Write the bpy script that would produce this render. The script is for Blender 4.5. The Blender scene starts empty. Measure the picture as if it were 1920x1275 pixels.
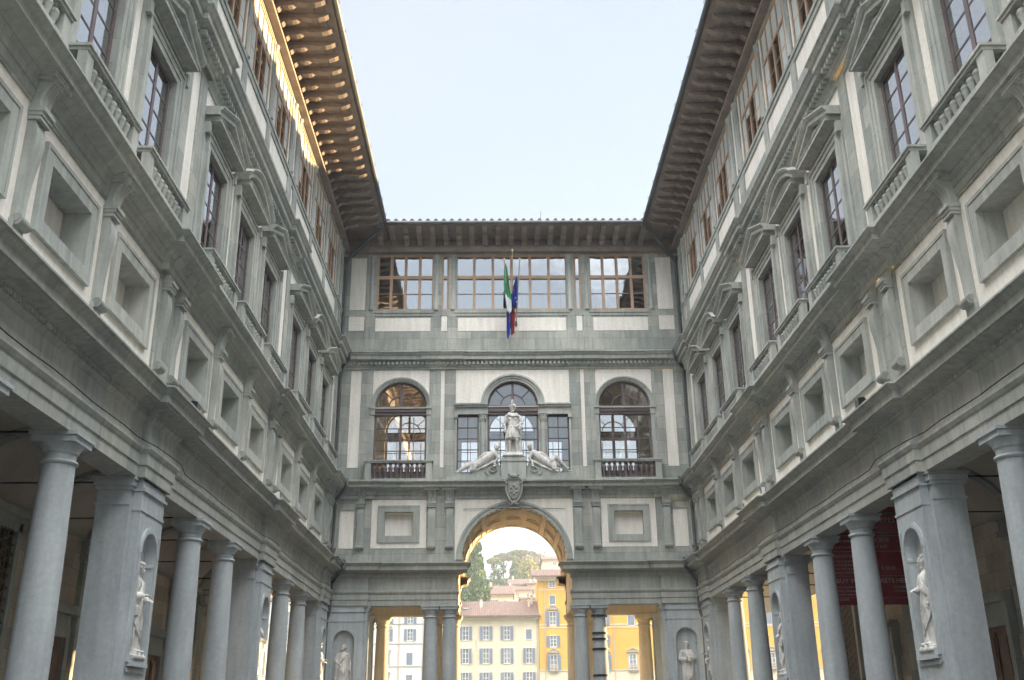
import bpy, bmesh, math, random
from math import sin, cos, pi, radians
from mathutils import Matrix, Vector, noise
import numpy as np

# ------------------------------------------------------------------ camera, sky, sun, exposure
SC = bpy.context.scene
COL = SC.collection
cam = bpy.data.cameras.new('camera'); camo = bpy.data.objects.new('camera', cam); COL.objects.link(camo)
cam.sensor_width = 36.0; cam.lens = 1888.293/1920*36; cam.clip_start = 0.1; cam.clip_end = 3000
PITCH, YAW, ROLL = .36305, -.016447, -.01056
cp, sp = cos(PITCH), sin(PITCH); cy, sy = cos(YAW), sin(YAW)
F = Vector((-sy*cp, cy*cp, sp)); R = Vector((cy, sy, 0)); U = R.cross(F)
R2 = R*cos(ROLL)+U*sin(ROLL); U2 = -R*sin(ROLL)+U*cos(ROLL)
camo.matrix_world = Matrix(((R2.x, U2.x, -F.x, -.818), (R2.y, U2.y, -F.y, 0), (R2.z, U2.z, -F.z, 1.6), (0, 0, 0, 1)))
SC.camera = camo
SUN_EL, SUN_AZ = radians(6.0), radians(64)          # azimuth from +Y towards +X
W = bpy.data.worlds.new('World'); SC.world = W; W.use_nodes = True
nt = W.node_tree; bg = nt.nodes['Background']
sk = nt.nodes.new('ShaderNodeTexSky'); sk.sky_type = 'NISHITA'; sk.sun_disc = False
sk.sun_elevation = SUN_EL; sk.sun_rotation = SUN_AZ; sk.air_density = 1.0; sk.dust_density = 0.6; sk.ozone_density = 2.0
veil = nt.nodes.new('ShaderNodeMix'); veil.data_type = 'RGBA'; veil.inputs[0].default_value = .82; nt.links.new(sk.outputs[0], veil.inputs[6])      # pale veil added to even out the dome's light
vn = nt.nodes.new('ShaderNodeTexNoise'); vn.inputs['Scale'].default_value = 2.2; vn.inputs['Detail'].default_value = 5; vr = nt.nodes.new('ShaderNodeValToRGB')
vr.color_ramp.elements[0].position = .35; vr.color_ramp.elements[0].color = (.54, .575, .635, 1); vr.color_ramp.elements[1].position = .8; vr.color_ramp.elements[1].color = (.63, .65, .67, 1)
nt.links.new(vn.outputs[0], vr.inputs[0]); nt.links.new(vr.outputs[0], veil.inputs[7])
# bright cloud added overhead and behind the viewer, unseen, to brighten shaded walls
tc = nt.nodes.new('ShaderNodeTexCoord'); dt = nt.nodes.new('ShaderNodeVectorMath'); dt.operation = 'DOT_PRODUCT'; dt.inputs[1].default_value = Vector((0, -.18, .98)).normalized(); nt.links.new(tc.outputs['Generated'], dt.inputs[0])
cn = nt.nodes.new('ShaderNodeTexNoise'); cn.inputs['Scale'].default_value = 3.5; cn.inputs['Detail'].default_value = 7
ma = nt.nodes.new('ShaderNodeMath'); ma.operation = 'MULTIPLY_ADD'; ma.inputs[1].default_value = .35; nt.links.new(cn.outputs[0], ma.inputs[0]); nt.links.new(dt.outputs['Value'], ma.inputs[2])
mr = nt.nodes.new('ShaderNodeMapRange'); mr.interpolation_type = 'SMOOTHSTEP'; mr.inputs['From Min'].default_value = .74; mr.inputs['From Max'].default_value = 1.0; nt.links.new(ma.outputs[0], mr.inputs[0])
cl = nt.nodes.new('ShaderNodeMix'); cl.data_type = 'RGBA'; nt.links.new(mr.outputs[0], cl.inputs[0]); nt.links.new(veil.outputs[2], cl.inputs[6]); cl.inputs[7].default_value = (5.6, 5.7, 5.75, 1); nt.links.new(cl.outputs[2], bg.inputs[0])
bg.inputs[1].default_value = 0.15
sun = bpy.data.lights.new('sun', 'SUN'); sun.energy = 3.6; sun.angle = radians(.5); sun.color = (1, .69, .35)
suno = bpy.data.objects.new('sun', sun); COL.objects.link(suno)
sd = Vector((sin(SUN_AZ)*cos(SUN_EL), cos(SUN_AZ)*cos(SUN_EL), sin(SUN_EL)))
suno.rotation_euler = (-sd).to_track_quat('-Z', 'Y').to_euler(); suno.location = sd*80+Vector((0, 0, 30))
SC.render.engine = 'CYCLES'
vs = SC.view_settings; vs.view_transform = 'Standard'; vs.look = 'None'; vs.exposure = 3.05; vs.gamma = 1
SC.cycles.max_bounces = 8; SC.cycles.diffuse_bounces = 5; SC.cycles.transparent_max_bounces = 12
SC.cycles.caustics_reflective = False; SC.cycles.caustics_refractive = False

# ------------------------------------------------------------------ materials
MATS = {}
def ramp(n, pts):
    r = n.new('ShaderNodeValToRGB'); e = r.color_ramp.elements
    while len(e) < len(pts): e.new(.5)
    for i, (p, c) in enumerate(pts): e[i].position = p; e[i].color = (*c, 1)
    return r
def mat(name, c1, c2, rough=.85, scale=1.0, streak=.35, bump=.15, bumpscale=14, joints=None, dirt=None, metal=0, spec=.3, coord='pos', fine=.25, noz=3.0):
    """two-tone mottled surface; joints=(w,h,strength) draws block joints; dirt=(colour, amount)"""
    m = bpy.data.materials.new(name); m.use_nodes = True; t = m.node_tree; n = t.nodes; l = t.links
    b = n['Principled BSDF']; b.inputs['Roughness'].default_value = rough; b.inputs['Metallic'].default_value = metal
    b.inputs['Specular IOR Level'].default_value = spec
    if coord == 'pos':
        g = n.new('ShaderNodeNewGeometry'); src = g.outputs['Position']
    else:
        g = n.new('ShaderNodeTexCoord'); src = g.outputs['Object']
    n1 = n.new('ShaderNodeTexNoise'); n1.inputs['Scale'].default_value = .7*scale; n1.inputs['Detail'].default_value = 7; n1.inputs['Roughness'].default_value = .62
    l.new(src, n1.inputs['Vector'])
    r1 = ramp(n, [(.32, c1), (.68, c2)]); l.new(n1.outputs[0], r1.inputs[0]); col = r1.outputs[0]
    def mix(a, bcol, fac, kind='MIX'):
        x = n.new('ShaderNodeMix'); x.data_type = 'RGBA'; x.blend_type = kind
        if isinstance(fac, (int, float)): x.inputs[0].default_value = fac
        else: l.new(fac, x.inputs[0])
        l.new(a, x.inputs[6])
        if isinstance(bcol, tuple): x.inputs[7].default_value = (*bcol, 1)
        else: l.new(bcol, x.inputs[7])
        return x.outputs[2]
    def mul(a, v):
        x = n.new('ShaderNodeMath'); x.operation = 'MULTIPLY'; l.new(a, x.inputs[0]); x.inputs[1].default_value = v; return x.outputs[0]
    if streak:
        mp = n.new('ShaderNodeMapping'); mp.inputs['Scale'].default_value = (noz, noz, .35); l.new(src, mp.inputs[0])
        n2 = n.new('ShaderNodeTexNoise'); n2.inputs['Scale'].default_value = 1.6*scale; n2.inputs['Detail'].default_value = 5; l.new(mp.outputs[0], n2.inputs['Vector'])
        r2 = ramp(n, [(.35, (0, 0, 0)), (.75, (1, 1, 1))]); l.new(n2.outputs[0], r2.inputs[0])
        dc = dirt[0] if dirt else tuple(v*.55 for v in c1)
        col = mix(col, dc, mul(r2.outputs[0], streak))
    if fine:
        n3 = n.new('ShaderNodeTexNoise'); n3.inputs['Scale'].default_value = 9*scale; n3.inputs['Detail'].default_value = 6; n3.inputs['Roughness'].default_value = .7; l.new(src, n3.inputs['Vector'])
        r3 = ramp(n, [(.3, (.62, .62, .62)), (.7, (1.25, 1.25, 1.25))]); l.new(n3.outputs[0], r3.inputs[0])
        col = mix(col, r3.outputs[0], fine, 'MULTIPLY')
    hb = None
    if joints:
        sx = n.new('ShaderNodeSeparateXYZ'); l.new(src, sx.inputs[0])
        ad = n.new('ShaderNodeMath'); ad.operation = 'ADD'; l.new(sx.outputs[0], ad.inputs[0]); l.new(sx.outputs[1], ad.inputs[1])
        cb = n.new('ShaderNodeCombineXYZ'); l.new(ad.outputs[0], cb.inputs[0]); l.new(sx.outputs[2], cb.inputs[1])
        br = n.new('ShaderNodeTexBrick'); l.new(cb.outputs[0], br.inputs['Vector'])
        br.inputs['Scale'].default_value = 1; br.inputs['Brick Width'].default_value = joints[0]; br.inputs['Row Height'].default_value = joints[1]
        br.inputs['Mortar Size'].default_value = .008; br.inputs['Mortar Smooth'].default_value = .2
        br.inputs['Color1'].default_value = (.74, .77, .78, 1); br.inputs['Color2'].default_value = (1.18, 1.14, 1.08, 1); br.inputs['Mortar'].default_value = (.5, .5, .5, 1)
        br.offset_frequency = 2
        col = mix(col, br.outputs['Color'], joints[2], 'MULTIPLY'); hb = br.outputs['Fac']
    l.new(col, b.inputs['Base Color'])
    if bump:
        nb = n.new('ShaderNodeTexNoise'); nb.inputs['Scale'].default_value = bumpscale; nb.inputs['Detail'].default_value = 6; l.new(src, nb.inputs['Vector'])
        bp = n.new('ShaderNodeBump'); bp.inputs['Strength'].default_value = bump; bp.inputs['Distance'].default_value = .03
        l.new(nb.outputs[0], bp.inputs['Height']); l.new(bp.outputs[0], b.inputs['Normal'])
    MATS[name] = m; return m
mat('grey_sandstone', (.445, .465, .435), (.325, .345, .33), streak=.42, joints=(1.35, .62, .85), dirt=((.15, .14, .11), 1), bump=.25)
mat('grey_sandstone_carved', (.495, .515, .485), (.375, .395, .38), streak=.40, joints=(1.7, 3.1, .6), dirt=((.15, .14, .11), 1), scale=1.3, bump=.25)
mat('column_sandstone', (.50, .54, .555), (.405, .44, .46), streak=.4, dirt=((.20, .215, .23), 1), bump=.2, fine=.3)
mat('lime_plaster', (.88, .845, .785), (.80, .765, .70), streak=.42, dirt=((.52, .48, .42), 1), bump=.15, scale=1.1, fine=.3)
mat('ochre_plaster_and_glow', (.74, .65, .50), (.62, .535, .40), streak=.35, dirt=((.42, .30, .16), 1))  # back-row stone uses it too, its warm sunlight put into the colour
mat('ashlar', (.68, .60, .48), (.44, .385, .30), streak=.5, joints=(1.1, .5, .8))
mat('eave_timber', (.35, .29, .245), (.21, .175, .155), streak=.3, rough=.7, coord='pos', scale=2)
mat('window_timber', (.52, .35, .235), (.39, .26, .175), streak=.2, rough=.5, scale=3)
mat('dark_sash', (.17, .125, .125), (.11, .085, .09), streak=.1, rough=.45, scale=3)
mat('marble', (.84, .82, .78), (.58, .57, .55), streak=.6, noz=1.1, dirt=((.16, .16, .155), 1), scale=3.5, bump=.15, bumpscale=40)
mat('sandstone_relief', (.34, .35, .32), (.24, .25, .235), streak=.4, scale=3)
mat('roof_tile', (.29, .19, .15), (.18, .13, .105), streak=.3, scale=2, rough=.9, fine=.6)
mat('grey_metal', (.16, .17, .17), (.10, .11, .11), streak=.2, rough=.5, metal=.4)
mat('black_iron', (.03, .03, .032), (.018, .018, .02), streak=0, rough=.5, metal=.5)
mat('bronze', (.16, .11, .06), (.09, .065, .04), streak=.2, rough=.4, metal=.6)
mat('white_metal', (.75, .75, .74), (.6, .6, .6), streak=.2, rough=.4, scale=5)
mat('paving', (.17, .165, .155), (.13, .125, .115), streak=0, joints=(1.2, .6, .5))
mat('door_wood', (.20, .09, .04), (.11, .05, .025), streak=.3, rough=.5, scale=3)
mat('room_wall', (.70, .66, .58), (.60, .56, .49), streak=.1)
mat('pale_glass_tint', (.58, .62, .61), (.47, .51, .51), streak=.2, bump=0)  # pale tint standing in for reflections on the loggia glass
mat('ceiling_dark', (.58, .53, .45), (.42, .38, .32), streak=.1)
mat('red_banner_cloth', (.30, .012, .022), (.24, .008, .016), streak=0, rough=.9, scale=.4, fine=.1)
mat('banner_letters', (.62, .5, .48), (.55, .44, .42), streak=0, rough=.9, bump=0)
mat('gilt_pole', (.62, .50, .38), (.5, .4, .3), streak=0, rough=.4)
mat('flag_green', (.06, .36, .15), (.04, .28, .11), streak=0); mat('flag_white', (.75, .76, .80), (.66, .67, .72), streak=0)
mat('flag_red', (.50, .05, .05), (.35, .04, .05), streak=0); mat('flag_blue', (.01, .05, .36), (.008, .035, .26), streak=0)
mat('flag_gold', (.75, .55, .08), (.7, .5, .07), streak=0); mat('flag_dark', (.14, .07, .10), (.08, .05, .10), streak=0)
mat('cream_render', (.80, .70, .50), (.74, .64, .45), streak=.15, scale=.2, bump=0); mat('white_render', (.82, .80, .72), (.76, .74, .66), streak=.15, scale=.2, bump=0)
mat('yellow_render', (.80, .46, .085), (.73, .40, .07), streak=.15, scale=.2, dirt=((.62, .38, .10), 1), bump=0)
mat('house_stone', (.60, .54, .44), (.50, .45, .37), streak=.1, bump=0); mat('pale_render', (.78, .68, .58), (.68, .6, .5), streak=.2, scale=.3, bump=0)
mat('shutter_grey', (.30, .34, .40), (.25, .29, .35), streak=.1, bump=0); mat('house_frame', (.8, .8, .78), (.72, .72, .7), streak=0, bump=0)
mat('tree_bark', (.16, .12, .09), (.10, .075, .055), streak=.3)
mat('water', (.05, .07, .06), (.04, .055, .05), rough=.1, streak=0, spec=.5, bump=.3, bumpscale=1.2)
mat('hill_ground', (.10, .12, .05), (.16, .14, .08), streak=0, scale=.05)
def leafmat(name, a, b, c):
    m = bpy.data.materials.new(name); m.use_nodes = True; t = m.node_tree; n = t.nodes; l = t.links; p = n['Principled BSDF']
    g = n.new('ShaderNodeNewGeometry'); tx = n.new('ShaderNodeTexNoise'); tx.inputs['Scale'].default_value = .8; tx.inputs['Detail'].default_value = 4
    l.new(g.outputs['Position'], tx.inputs['Vector'])
    ad = n.new('ShaderNodeMath'); ad.operation = 'MULTIPLY_ADD'; ad.inputs[1].default_value = .35; l.new(g.outputs['Random Per Island'], ad.inputs[0]); l.new(tx.outputs[0], ad.inputs[2])
    r = ramp(n, [(.4, a), (.65, b), (.95, c)]); l.new(ad.outputs[0], r.inputs[0]); l.new(r.outputs[0], p.inputs['Base Color'])
    p.inputs['Roughness'].default_value = .7; MATS[name] = m
leafmat('cypress_leaf', (.035, .09, .04), (.055, .14, .055), (.11, .19, .07))
leafmat('pine_leaf', (.035, .095, .045), (.06, .135, .055), (.11, .18, .07))
leafmat('yellow_leaf', (.20, .22, .04), (.30, .29, .06), (.38, .34, .10))
leafmat('light_leaf', (.10, .15, .04), (.16, .21, .06), (.24, .26, .10))
leafmat('pink_leaf', (.22, .17, .12), (.30, .23, .17), (.34, .30, .22))
def glass(name, tint, ior, rough=.01, refl=1.0, bumpy=.10):
    m = bpy.data.materials.new(name); m.use_nodes = True; t = m.node_tree; n = t.nodes; l = t.links; n.remove(n['Principled BSDF'])
    fr = n.new('ShaderNodeFresnel'); fr.inputs[0].default_value = ior
    tr = n.new('ShaderNodeBsdfTransparent'); tr.inputs[0].default_value = (*tint, 1)
    gl = n.new('ShaderNodeBsdfGlossy'); gl.inputs['Roughness'].default_value = rough; gl.inputs[0].default_value = (*refl, 1) if isinstance(refl, tuple) else (refl, refl, refl, 1)
    tx = n.new('ShaderNodeNewGeometry'); nz = n.new('ShaderNodeTexNoise'); nz.inputs['Scale'].default_value = 1.3; l.new(tx.outputs['Position'], nz.inputs['Vector'])
    bp = n.new('ShaderNodeBump'); bp.inputs['Strength'].default_value = bumpy; bp.inputs['Distance'].default_value = .05; l.new(nz.outputs[0], bp.inputs['Height']); l.new(bp.outputs[0], gl.inputs['Normal'])
    mx = n.new('ShaderNodeMixShader'); l.new(fr.outputs[0], mx.inputs[0]); l.new(tr.outputs[0], mx.inputs[1]); l.new(gl.outputs[0], mx.inputs[2])
    l.new(mx.outputs[0], n['Material Output'].inputs[0]); MATS[name] = m
glass('window_glass', (.80, .84, .84), 6.5, refl=(1, 1, 1))
glass('loggia_glass', (.45, .48, .50), 6.5, refl=(.98, 1, 1))
glass('clear_glass', (.94, .95, .95), 3.0, refl=(1, 1, 1), bumpy=.03)

# ------------------------------------------------------------------ mesh builder
class M:
    def __init__(s, *mats): s.v = []; s.f = []; s.m = []; s.mats = list(mats)
    def add(s, vs, fs, mi=0):
        o = len(s.v); s.v += [tuple(v) for v in vs]
        for f in fs: s.f.append([o+i for i in f]); s.m.append(mi)
    def box(s, x0, x1, y0, y1, z0, z1, mi=0):
        s.add([(x0, y0, z0), (x1, y0, z0), (x1, y1, z0), (x0, y1, z0), (x0, y0, z1), (x1, y0, z1), (x1, y1, z1), (x0, y1, z1)],
              [(0, 3, 2, 1), (4, 5, 6, 7), (0, 1, 5, 4), (1, 2, 6, 5), (2, 3, 7, 6), (3, 0, 4, 7)], mi)
    def quad(s, a, b, c, d, mi=0): s.add([a, b, c, d], [(0, 1, 2, 3)], mi)
    def prism(s, poly, axis, a0, a1, mi=0):
        """poly: 2D points; axis 'x': pts are (y,z); 'y': (x,z); 'z': (x,y)"""
        n = len(poly)
        f = {'x': lambda p, a: (a, p[0], p[1]), 'y': lambda p, a: (p[0], a, p[1]), 'z': lambda p, a: (p[0], p[1], a)}[axis]
        s.add([f(p, a0) for p in poly]+[f(p, a1) for p in poly], [tuple(range(n))[::-1], tuple(range(n, 2*n))]+[(i, (i+1) % n, n+(i+1) % n, n+i) for i in range(n)], mi)
    def strip(s, secs, mi=0, closed=False, caps=True):
        n = len(secs[0]); vs = [p for q in secs for p in q]; fs = []
        for k in range(len(secs)-1):
            for i in range(n if closed else n-1):
                j = (i+1) % n; fs.append((k*n+i, k*n+j, (k+1)*n+j, (k+1)*n+i))
        if closed and caps: fs += [tuple(range(n))[::-1], tuple((len(secs)-1)*n+i for i in range(n))]
        s.add(vs, fs, mi)
    def lathe(s, c, prof, seg=16, mi=0, axis='z', a0=0, a1=2*pi):
        full = abs(a1-a0-2*pi) < 1e-6; k = seg if full else seg+1; secs = []
        for r, z in prof:
            ring = []
            for i in range(k):
                a = a0+(a1-a0)*i/seg
                q = (r*cos(a), r*sin(a), z)
                if axis == 'x': q = (z, q[0], q[1])
                if axis == 'y': q = (q[0], z, q[1])
                ring.append((c[0]+q[0], c[1]+q[1], c[2]+q[2]))
            secs.append(ring)
        s.strip(secs, mi, closed=full, caps=full)
    def tube(s, pts, r, seg=8, mi=0):
        pts = [Vector(p) for p in pts]; rr = r if isinstance(r, (list, tuple)) else [r]*len(pts); secs = []; up = None
        for i, p in enumerate(pts):
            d = (pts[min(i+1, len(pts)-1)]-pts[max(i-1, 0)]).normalized()
            if up is None: up = Vector((0, 0, 1)) if abs(d.z) < .9 else Vector((1, 0, 0))
            a = d.cross(up).normalized(); b = a.cross(d).normalized(); up = b
            secs.append([tuple(p+a*rr[i]*cos(2*pi*k/seg)+b*rr[i]*sin(2*pi*k/seg)) for k in range(seg)])
        s.strip(secs, mi, closed=True)
    def cap(s, p0, p1, r0, r1, seg=12, mi=0):
        p0 = Vector(p0); p1 = Vector(p1); d = (p1-p0); L = d.length; d = d/L if L > 1e-6 else Vector((0, 0, 1))
        a = d.orthogonal().normalized(); b = d.cross(a); secs = []
        for t in range(5): th = -pi/2+pi/2*t/4; secs.append((p0+d*r0*sin(th), max(r0*cos(th), 1e-3)))
        for t in range(5): th = pi/2*t/4; secs.append((p1+d*r1*sin(th), max(r1*cos(th), 1e-3)))
        s.strip([[tuple(c+a*r*cos(2*pi*k/seg)+b*r*sin(2*pi*k/seg)) for k in range(seg)] for c, r in secs], mi, closed=True)
    def ell(s, c, r, rot=0, seg=16, mi=0, tilt=0):
        Mx = Matrix.Translation(c) @ Matrix.Rotation(rot, 4, 'Z') @ Matrix.Rotation(tilt, 4, 'X') @ Matrix.Diagonal((*r, 1)); secs = []
        for t in range(9):
            th = -pi/2+pi*t/8
            secs.append([tuple(Mx @ Vector((max(cos(th), .02)*cos(2*pi*k/seg), max(cos(th), .02)*sin(2*pi*k/seg), sin(th)))) for k in range(seg)])
        s.strip(secs, mi, closed=True)
    def mesh(s, name, smooth=False, angle=38):
        me = bpy.data.meshes.new(name); me.from_pydata(s.v, [], s.f)
        for k in s.mats: me.materials.append(MATS[k])
        me.polygons.foreach_set('material_index', s.m)
        bm = bmesh.new(); bm.from_mesh(me); bmesh.ops.recalc_face_normals(bm, faces=bm.faces); bm.to_mesh(me); bm.free()
        if smooth:
            me.polygons.foreach_set('use_smooth', [True]*len(me.polygons)); me.set_sharp_from_angle(angle=radians(angle))
        me.update(); return me

def root(name, loc, label, cat, group=None, kind=None, rz=0):
    o = bpy.data.objects.new(name, None); COL.objects.link(o); o.location = loc; o.rotation_euler = (0, 0, rz); o.empty_display_size = .3
    tag(o, label, cat, group, kind); return o
def tag(o, label=None, cat=None, group=None, kind=None):
    if label: o['label'] = label
    if cat: o['category'] = cat
    if group: o['group'] = group
    if kind: o['kind'] = kind
    return o
def link(name, me, parent=None, loc=None, rz=0, keep=False):
    """keep=True: mesh is in world coordinates although its parent Empty is not at the origin"""
    o = bpy.data.objects.new(name, me); COL.objects.link(o)
    if loc is not None: o.location = loc; o.rotation_euler = (0, 0, rz)
    if parent:
        o.parent = parent
        if keep: o.matrix_parent_inverse = Matrix.Translation(-Vector(parent.location))
    return o
WALLX, WALLY = 9.0, 49.4
def at(wing, u, z=0):
    return {'L': ((-WALLX, u, z), pi/2), 'R': ((WALLX, u, z), -pi/2), 'F': ((u, WALLY, z), 0)}[wing]
def put(name, me, bld, wing, u=0, z=0):
    loc, rz = at(wing, u, z); return link(name, me, bld, loc, rz, keep=True)
def sub(name, me, par): o = bpy.data.objects.new(name, me); COL.objects.link(o); o.parent = par; return o
CACHE = {}
def cached(key, fn):
    if key not in CACHE: CACHE[key] = fn()
    return CACHE[key]

# --- mouldings that run along a wall. local x = along, y = -projection
def run(m, prof, u0, u1, breaks=(), e=.18, e0=None, e1=None, mi=0, base=None, back=-.55, mirror=False):
    base = min(p for p, z in prof if p > 0) if base is None else base
    rel = lambda p: max(p-base, 0); sh = lambda p, d: p+d if p > .001 else p
    secs = []; cur = 0
    bl = sorted(breaks)
    if bl and bl[0][0] <= u0: cur = e
    def sec(fu, d): secs.append([(fu(p), -sh(p, d), z) for p, z in prof])
    if e0 == 'm': secs.append([(u0-rel(p), -min(back, p) if p > .001 else -p, z) for p, z in prof]); sec(lambda p: u0-rel(p), cur)
    else: sec(lambda p: u0, cur)
    for a, b in bl:
        if a > u0: sec(lambda p: a-rel(p), 0); sec(lambda p: a-rel(p), e); cur = e
        if b < u1: sec(lambda p: b+rel(p), e); sec(lambda p: b+rel(p), 0); cur = 0
    sec((lambda p: u1+rel(p)) if e1 == 'm' else (lambda p: u1), cur)
    if e1 == 'm': secs.append([(u1+rel(p), -min(back, p) if p > .001 else -p, z) for p, z in prof])
    if mirror: secs = [[(-x, y, z) for x, y, z in q] for q in secs]
    m.strip(secs, mi)
def wall(m, u0, u1, z0, z1, holes, mi=0, p=0, depth=.45, backface=True, rmi=None):
    """sheet with rectangular holes (a,b,c,d) and their reveals"""
    rmi = mi if rmi is None else rmi
    xs = sorted({u0, u1, *[h[0] for h in holes], *[h[1] for h in holes]}); zs = sorted({z0, z1, *[h[2] for h in holes], *[h[3] for h in holes]})
    xs = [x for x in xs if u0 <= x <= u1]; zs = [z for z in zs if z0 <= z <= z1]
    for i in range(len(xs)-1):
        for j in range(len(zs)-1):
            cx, cz = (xs[i]+xs[i+1])/2, (zs[j]+zs[j+1])/2
            if any(h[0] < cx < h[1] and h[2] < cz < h[3] for h in holes): continue
            m.quad((xs[i], -p, zs[j]), (xs[i+1], -p, zs[j]), (xs[i+1], -p, zs[j+1]), (xs[i], -p, zs[j+1]), mi)
            if backface: m.quad((xs[i], -p+depth, zs[j]), (xs[i], -p+depth, zs[j+1]), (xs[i+1], -p+depth, zs[j+1]), (xs[i+1], -p+depth, zs[j]), mi)
    for a, b, c, d, *fl in holes:
        fl = fl[0] if fl else 'lrtb'; y0, y1 = -p, -p+depth
        if 'l' in fl: m.quad((a, y0, c), (a, y1, c), (a, y1, d), (a, y0, d), rmi)
        if 'r' in fl: m.quad((b, y0, c), (b, y1, c), (b, y1, d), (b, y0, d), rmi)
        if 't' in fl: m.quad((a, y0, d), (b, y0, d), (b, y1, d), (a, y1, d), rmi)
        if 'b' in fl: m.quad((a, y0, c), (b, y0, c), (b, y1, c), (a, y1, c), rmi)
def spandrel(m, xc, r, zs, x0, x1, z1, p=0, depth=.45, mi=0, rmi=None, back=True, seg=28):
    """fills rect x0..x1, zs..z1 around a semicircular opening"""
    rmi = mi if rmi is None else rmi; fr = []; 
    arc = [(xc+r*cos(pi*i/seg), zs+r*sin(pi*i/seg)) for i in range(seg+1)]
    def outp(x, z):
        dx, dz = x-xc, z-zs; t = 1e9
        if dx > 1e-9: t = min(t, (x1-xc)/dx)
        if dx < -1e-9: t = min(t, (x0-xc)/dx)
        if dz > 1e-9: t = min(t, (z1-zs)/dz)
        return (xc+dx*t, zs+dz*t)
    ang = sorted({*[pi*i/seg for i in range(seg+1)], math.atan2(z1-zs, x1-xc), math.atan2(z1-zs, x0-xc)})
    A = [(xc+r*cos(a), zs+r*sin(a)) for a in ang]; B = [outp(*q) for q in A]
    for y in ((-p, -p+depth) if back else (-p,)):
        m.strip([[(a[0], y, a[1]), (b[0], y, b[1])] for a, b in zip(A, B)], mi)
    m.strip([[(a[0], -p, a[1]), (a[0], -p+depth, a[1])] for a in A], rmi)
def ring(m, xc, zs, r0, r1, p0, p1, mi=0, a0=0, a1=pi, seg=32, y0=None):
    """arch ring with rectangular section; p0 back, p1 front projection"""
    secs = []
    for i in range(seg+1):
        a = a0+(a1-a0)*i/seg
        secs.append([(xc+r*cos(a), -q, zs+r*sin(a)) for r, q in ((r0, p0), (r0, p1), (r1, p1), (r1, p0))])
    m.strip(secs, mi, closed=True)
random.seed(7)

# ------------------------------------------------------------------ levels (metres above the paving)
BC = [17.17, 29.47, 41.77]; PC = [11.02, 23.32, 35.62, 47.92]; UEND = WALLY; USTART = -2.2
K3 = (-3.6, 0, 3.6)
ENT = [(-.55, 6.85), (.10, 6.85), (.10, 7.10), (.135, 7.115), (.135, 7.36), (.17, 7.39), (.21, 7.46), (.21, 7.53), (.10, 7.55), (.09, 8.12), (.14, 8.16), (.19, 8.22), (.19, 8.34), (.30, 8.40), (.50, 8.43), (.52, 8.45), (.60, 8.45), (.60, 8.62), (.64, 8.65), (.70, 8.72), (.76, 8.75), (.76, 8.79), (.02, 8.86), (-.3, 8.86)]
COR2 = [(.03, 11.96), (.06, 11.97), (.06, 12.14), (.10, 12.15), (.10, 12.32), (.15, 12.35), (.20, 12.42), (.33, 12.46), (.52, 12.48), (.52, 12.62), (.57, 12.65), (.63, 12.70), (.68, 12.72), (.68, 12.76), (.05, 12.82), (-.1, 12.82)]
COR3 = [(.02, 18.72), (.06, 18.73), (.06, 18.84), (.10, 18.86), (.14, 18.92), (.14, 19.10), (.28, 19.16), (.42, 19.18), (.42, 19.36), (.47, 19.39), (.53, 19.48), (.58, 19.52), (.58, 19.57), (.05, 19.64), (-.1, 19.64)]

def palace_runs(bld, wing, u0, u1, piers, e0=None, e1=None):
    mir = wing == 'R'; s = -1 if mir else 1
    m = M('grey_sandstone_carved')
    run(m, ENT, u0, u1, [(c-.95, c+.95) for c in piers], e=.17, base=.09, mirror=mir, e0=e0, e1=e1, back=-.55)
    # little dentils under the portico cornice
    u = max(u0, 9.5) if wing != 'F' else u0+.05
    while u < u1-.05:
        m.box(s*u-.03, s*u+.03, -.24-(.17 if any(abs(u-c) < .95 for c in piers) else 0), -.15, 8.235, 8.325); u += .115
    put('entablature', m.mesh('entablature'), bld, wing)
# ---------------- shared pieces, local frame (x along, -y towards the court)
def me_column():
    m = M('column_sandstone'); c = (0, .2, 0)
    m.lathe(c, [(0, .16), (.44, .16), (.46, .2), (.46, .25), (.42, .3), (.39, .32), (.37, .36), (.365, .5), (.37, 1.8), (.36, 3.2), (.335, 4.8), (.305, 6.18), (.30, 6.26), (.34, 6.28), (.355, 6.31), (.34, 6.34), (.30, 6.36), (.30, 6.5)], 28)
    m.box(-.48, .48, -.28, .68, 0, .16); return m.mesh('column_shaft', True)
def me_capital():
    m = M('column_sandstone'); c = (0, .2, 0)
    m.lathe(c, [(.28, 6.46), (.302, 6.46), (.34, 6.50), (.34, 6.54), (.39, 6.62), (.42, 6.66), (.28, 6.66)], 28)
    for z0, z1, h in ((6.66, 6.78, .42), (6.78, 6.848, .46)): m.box(-h, h, .2-h, .2+h, z0, z1)
    return m.mesh('capital', True)
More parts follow.
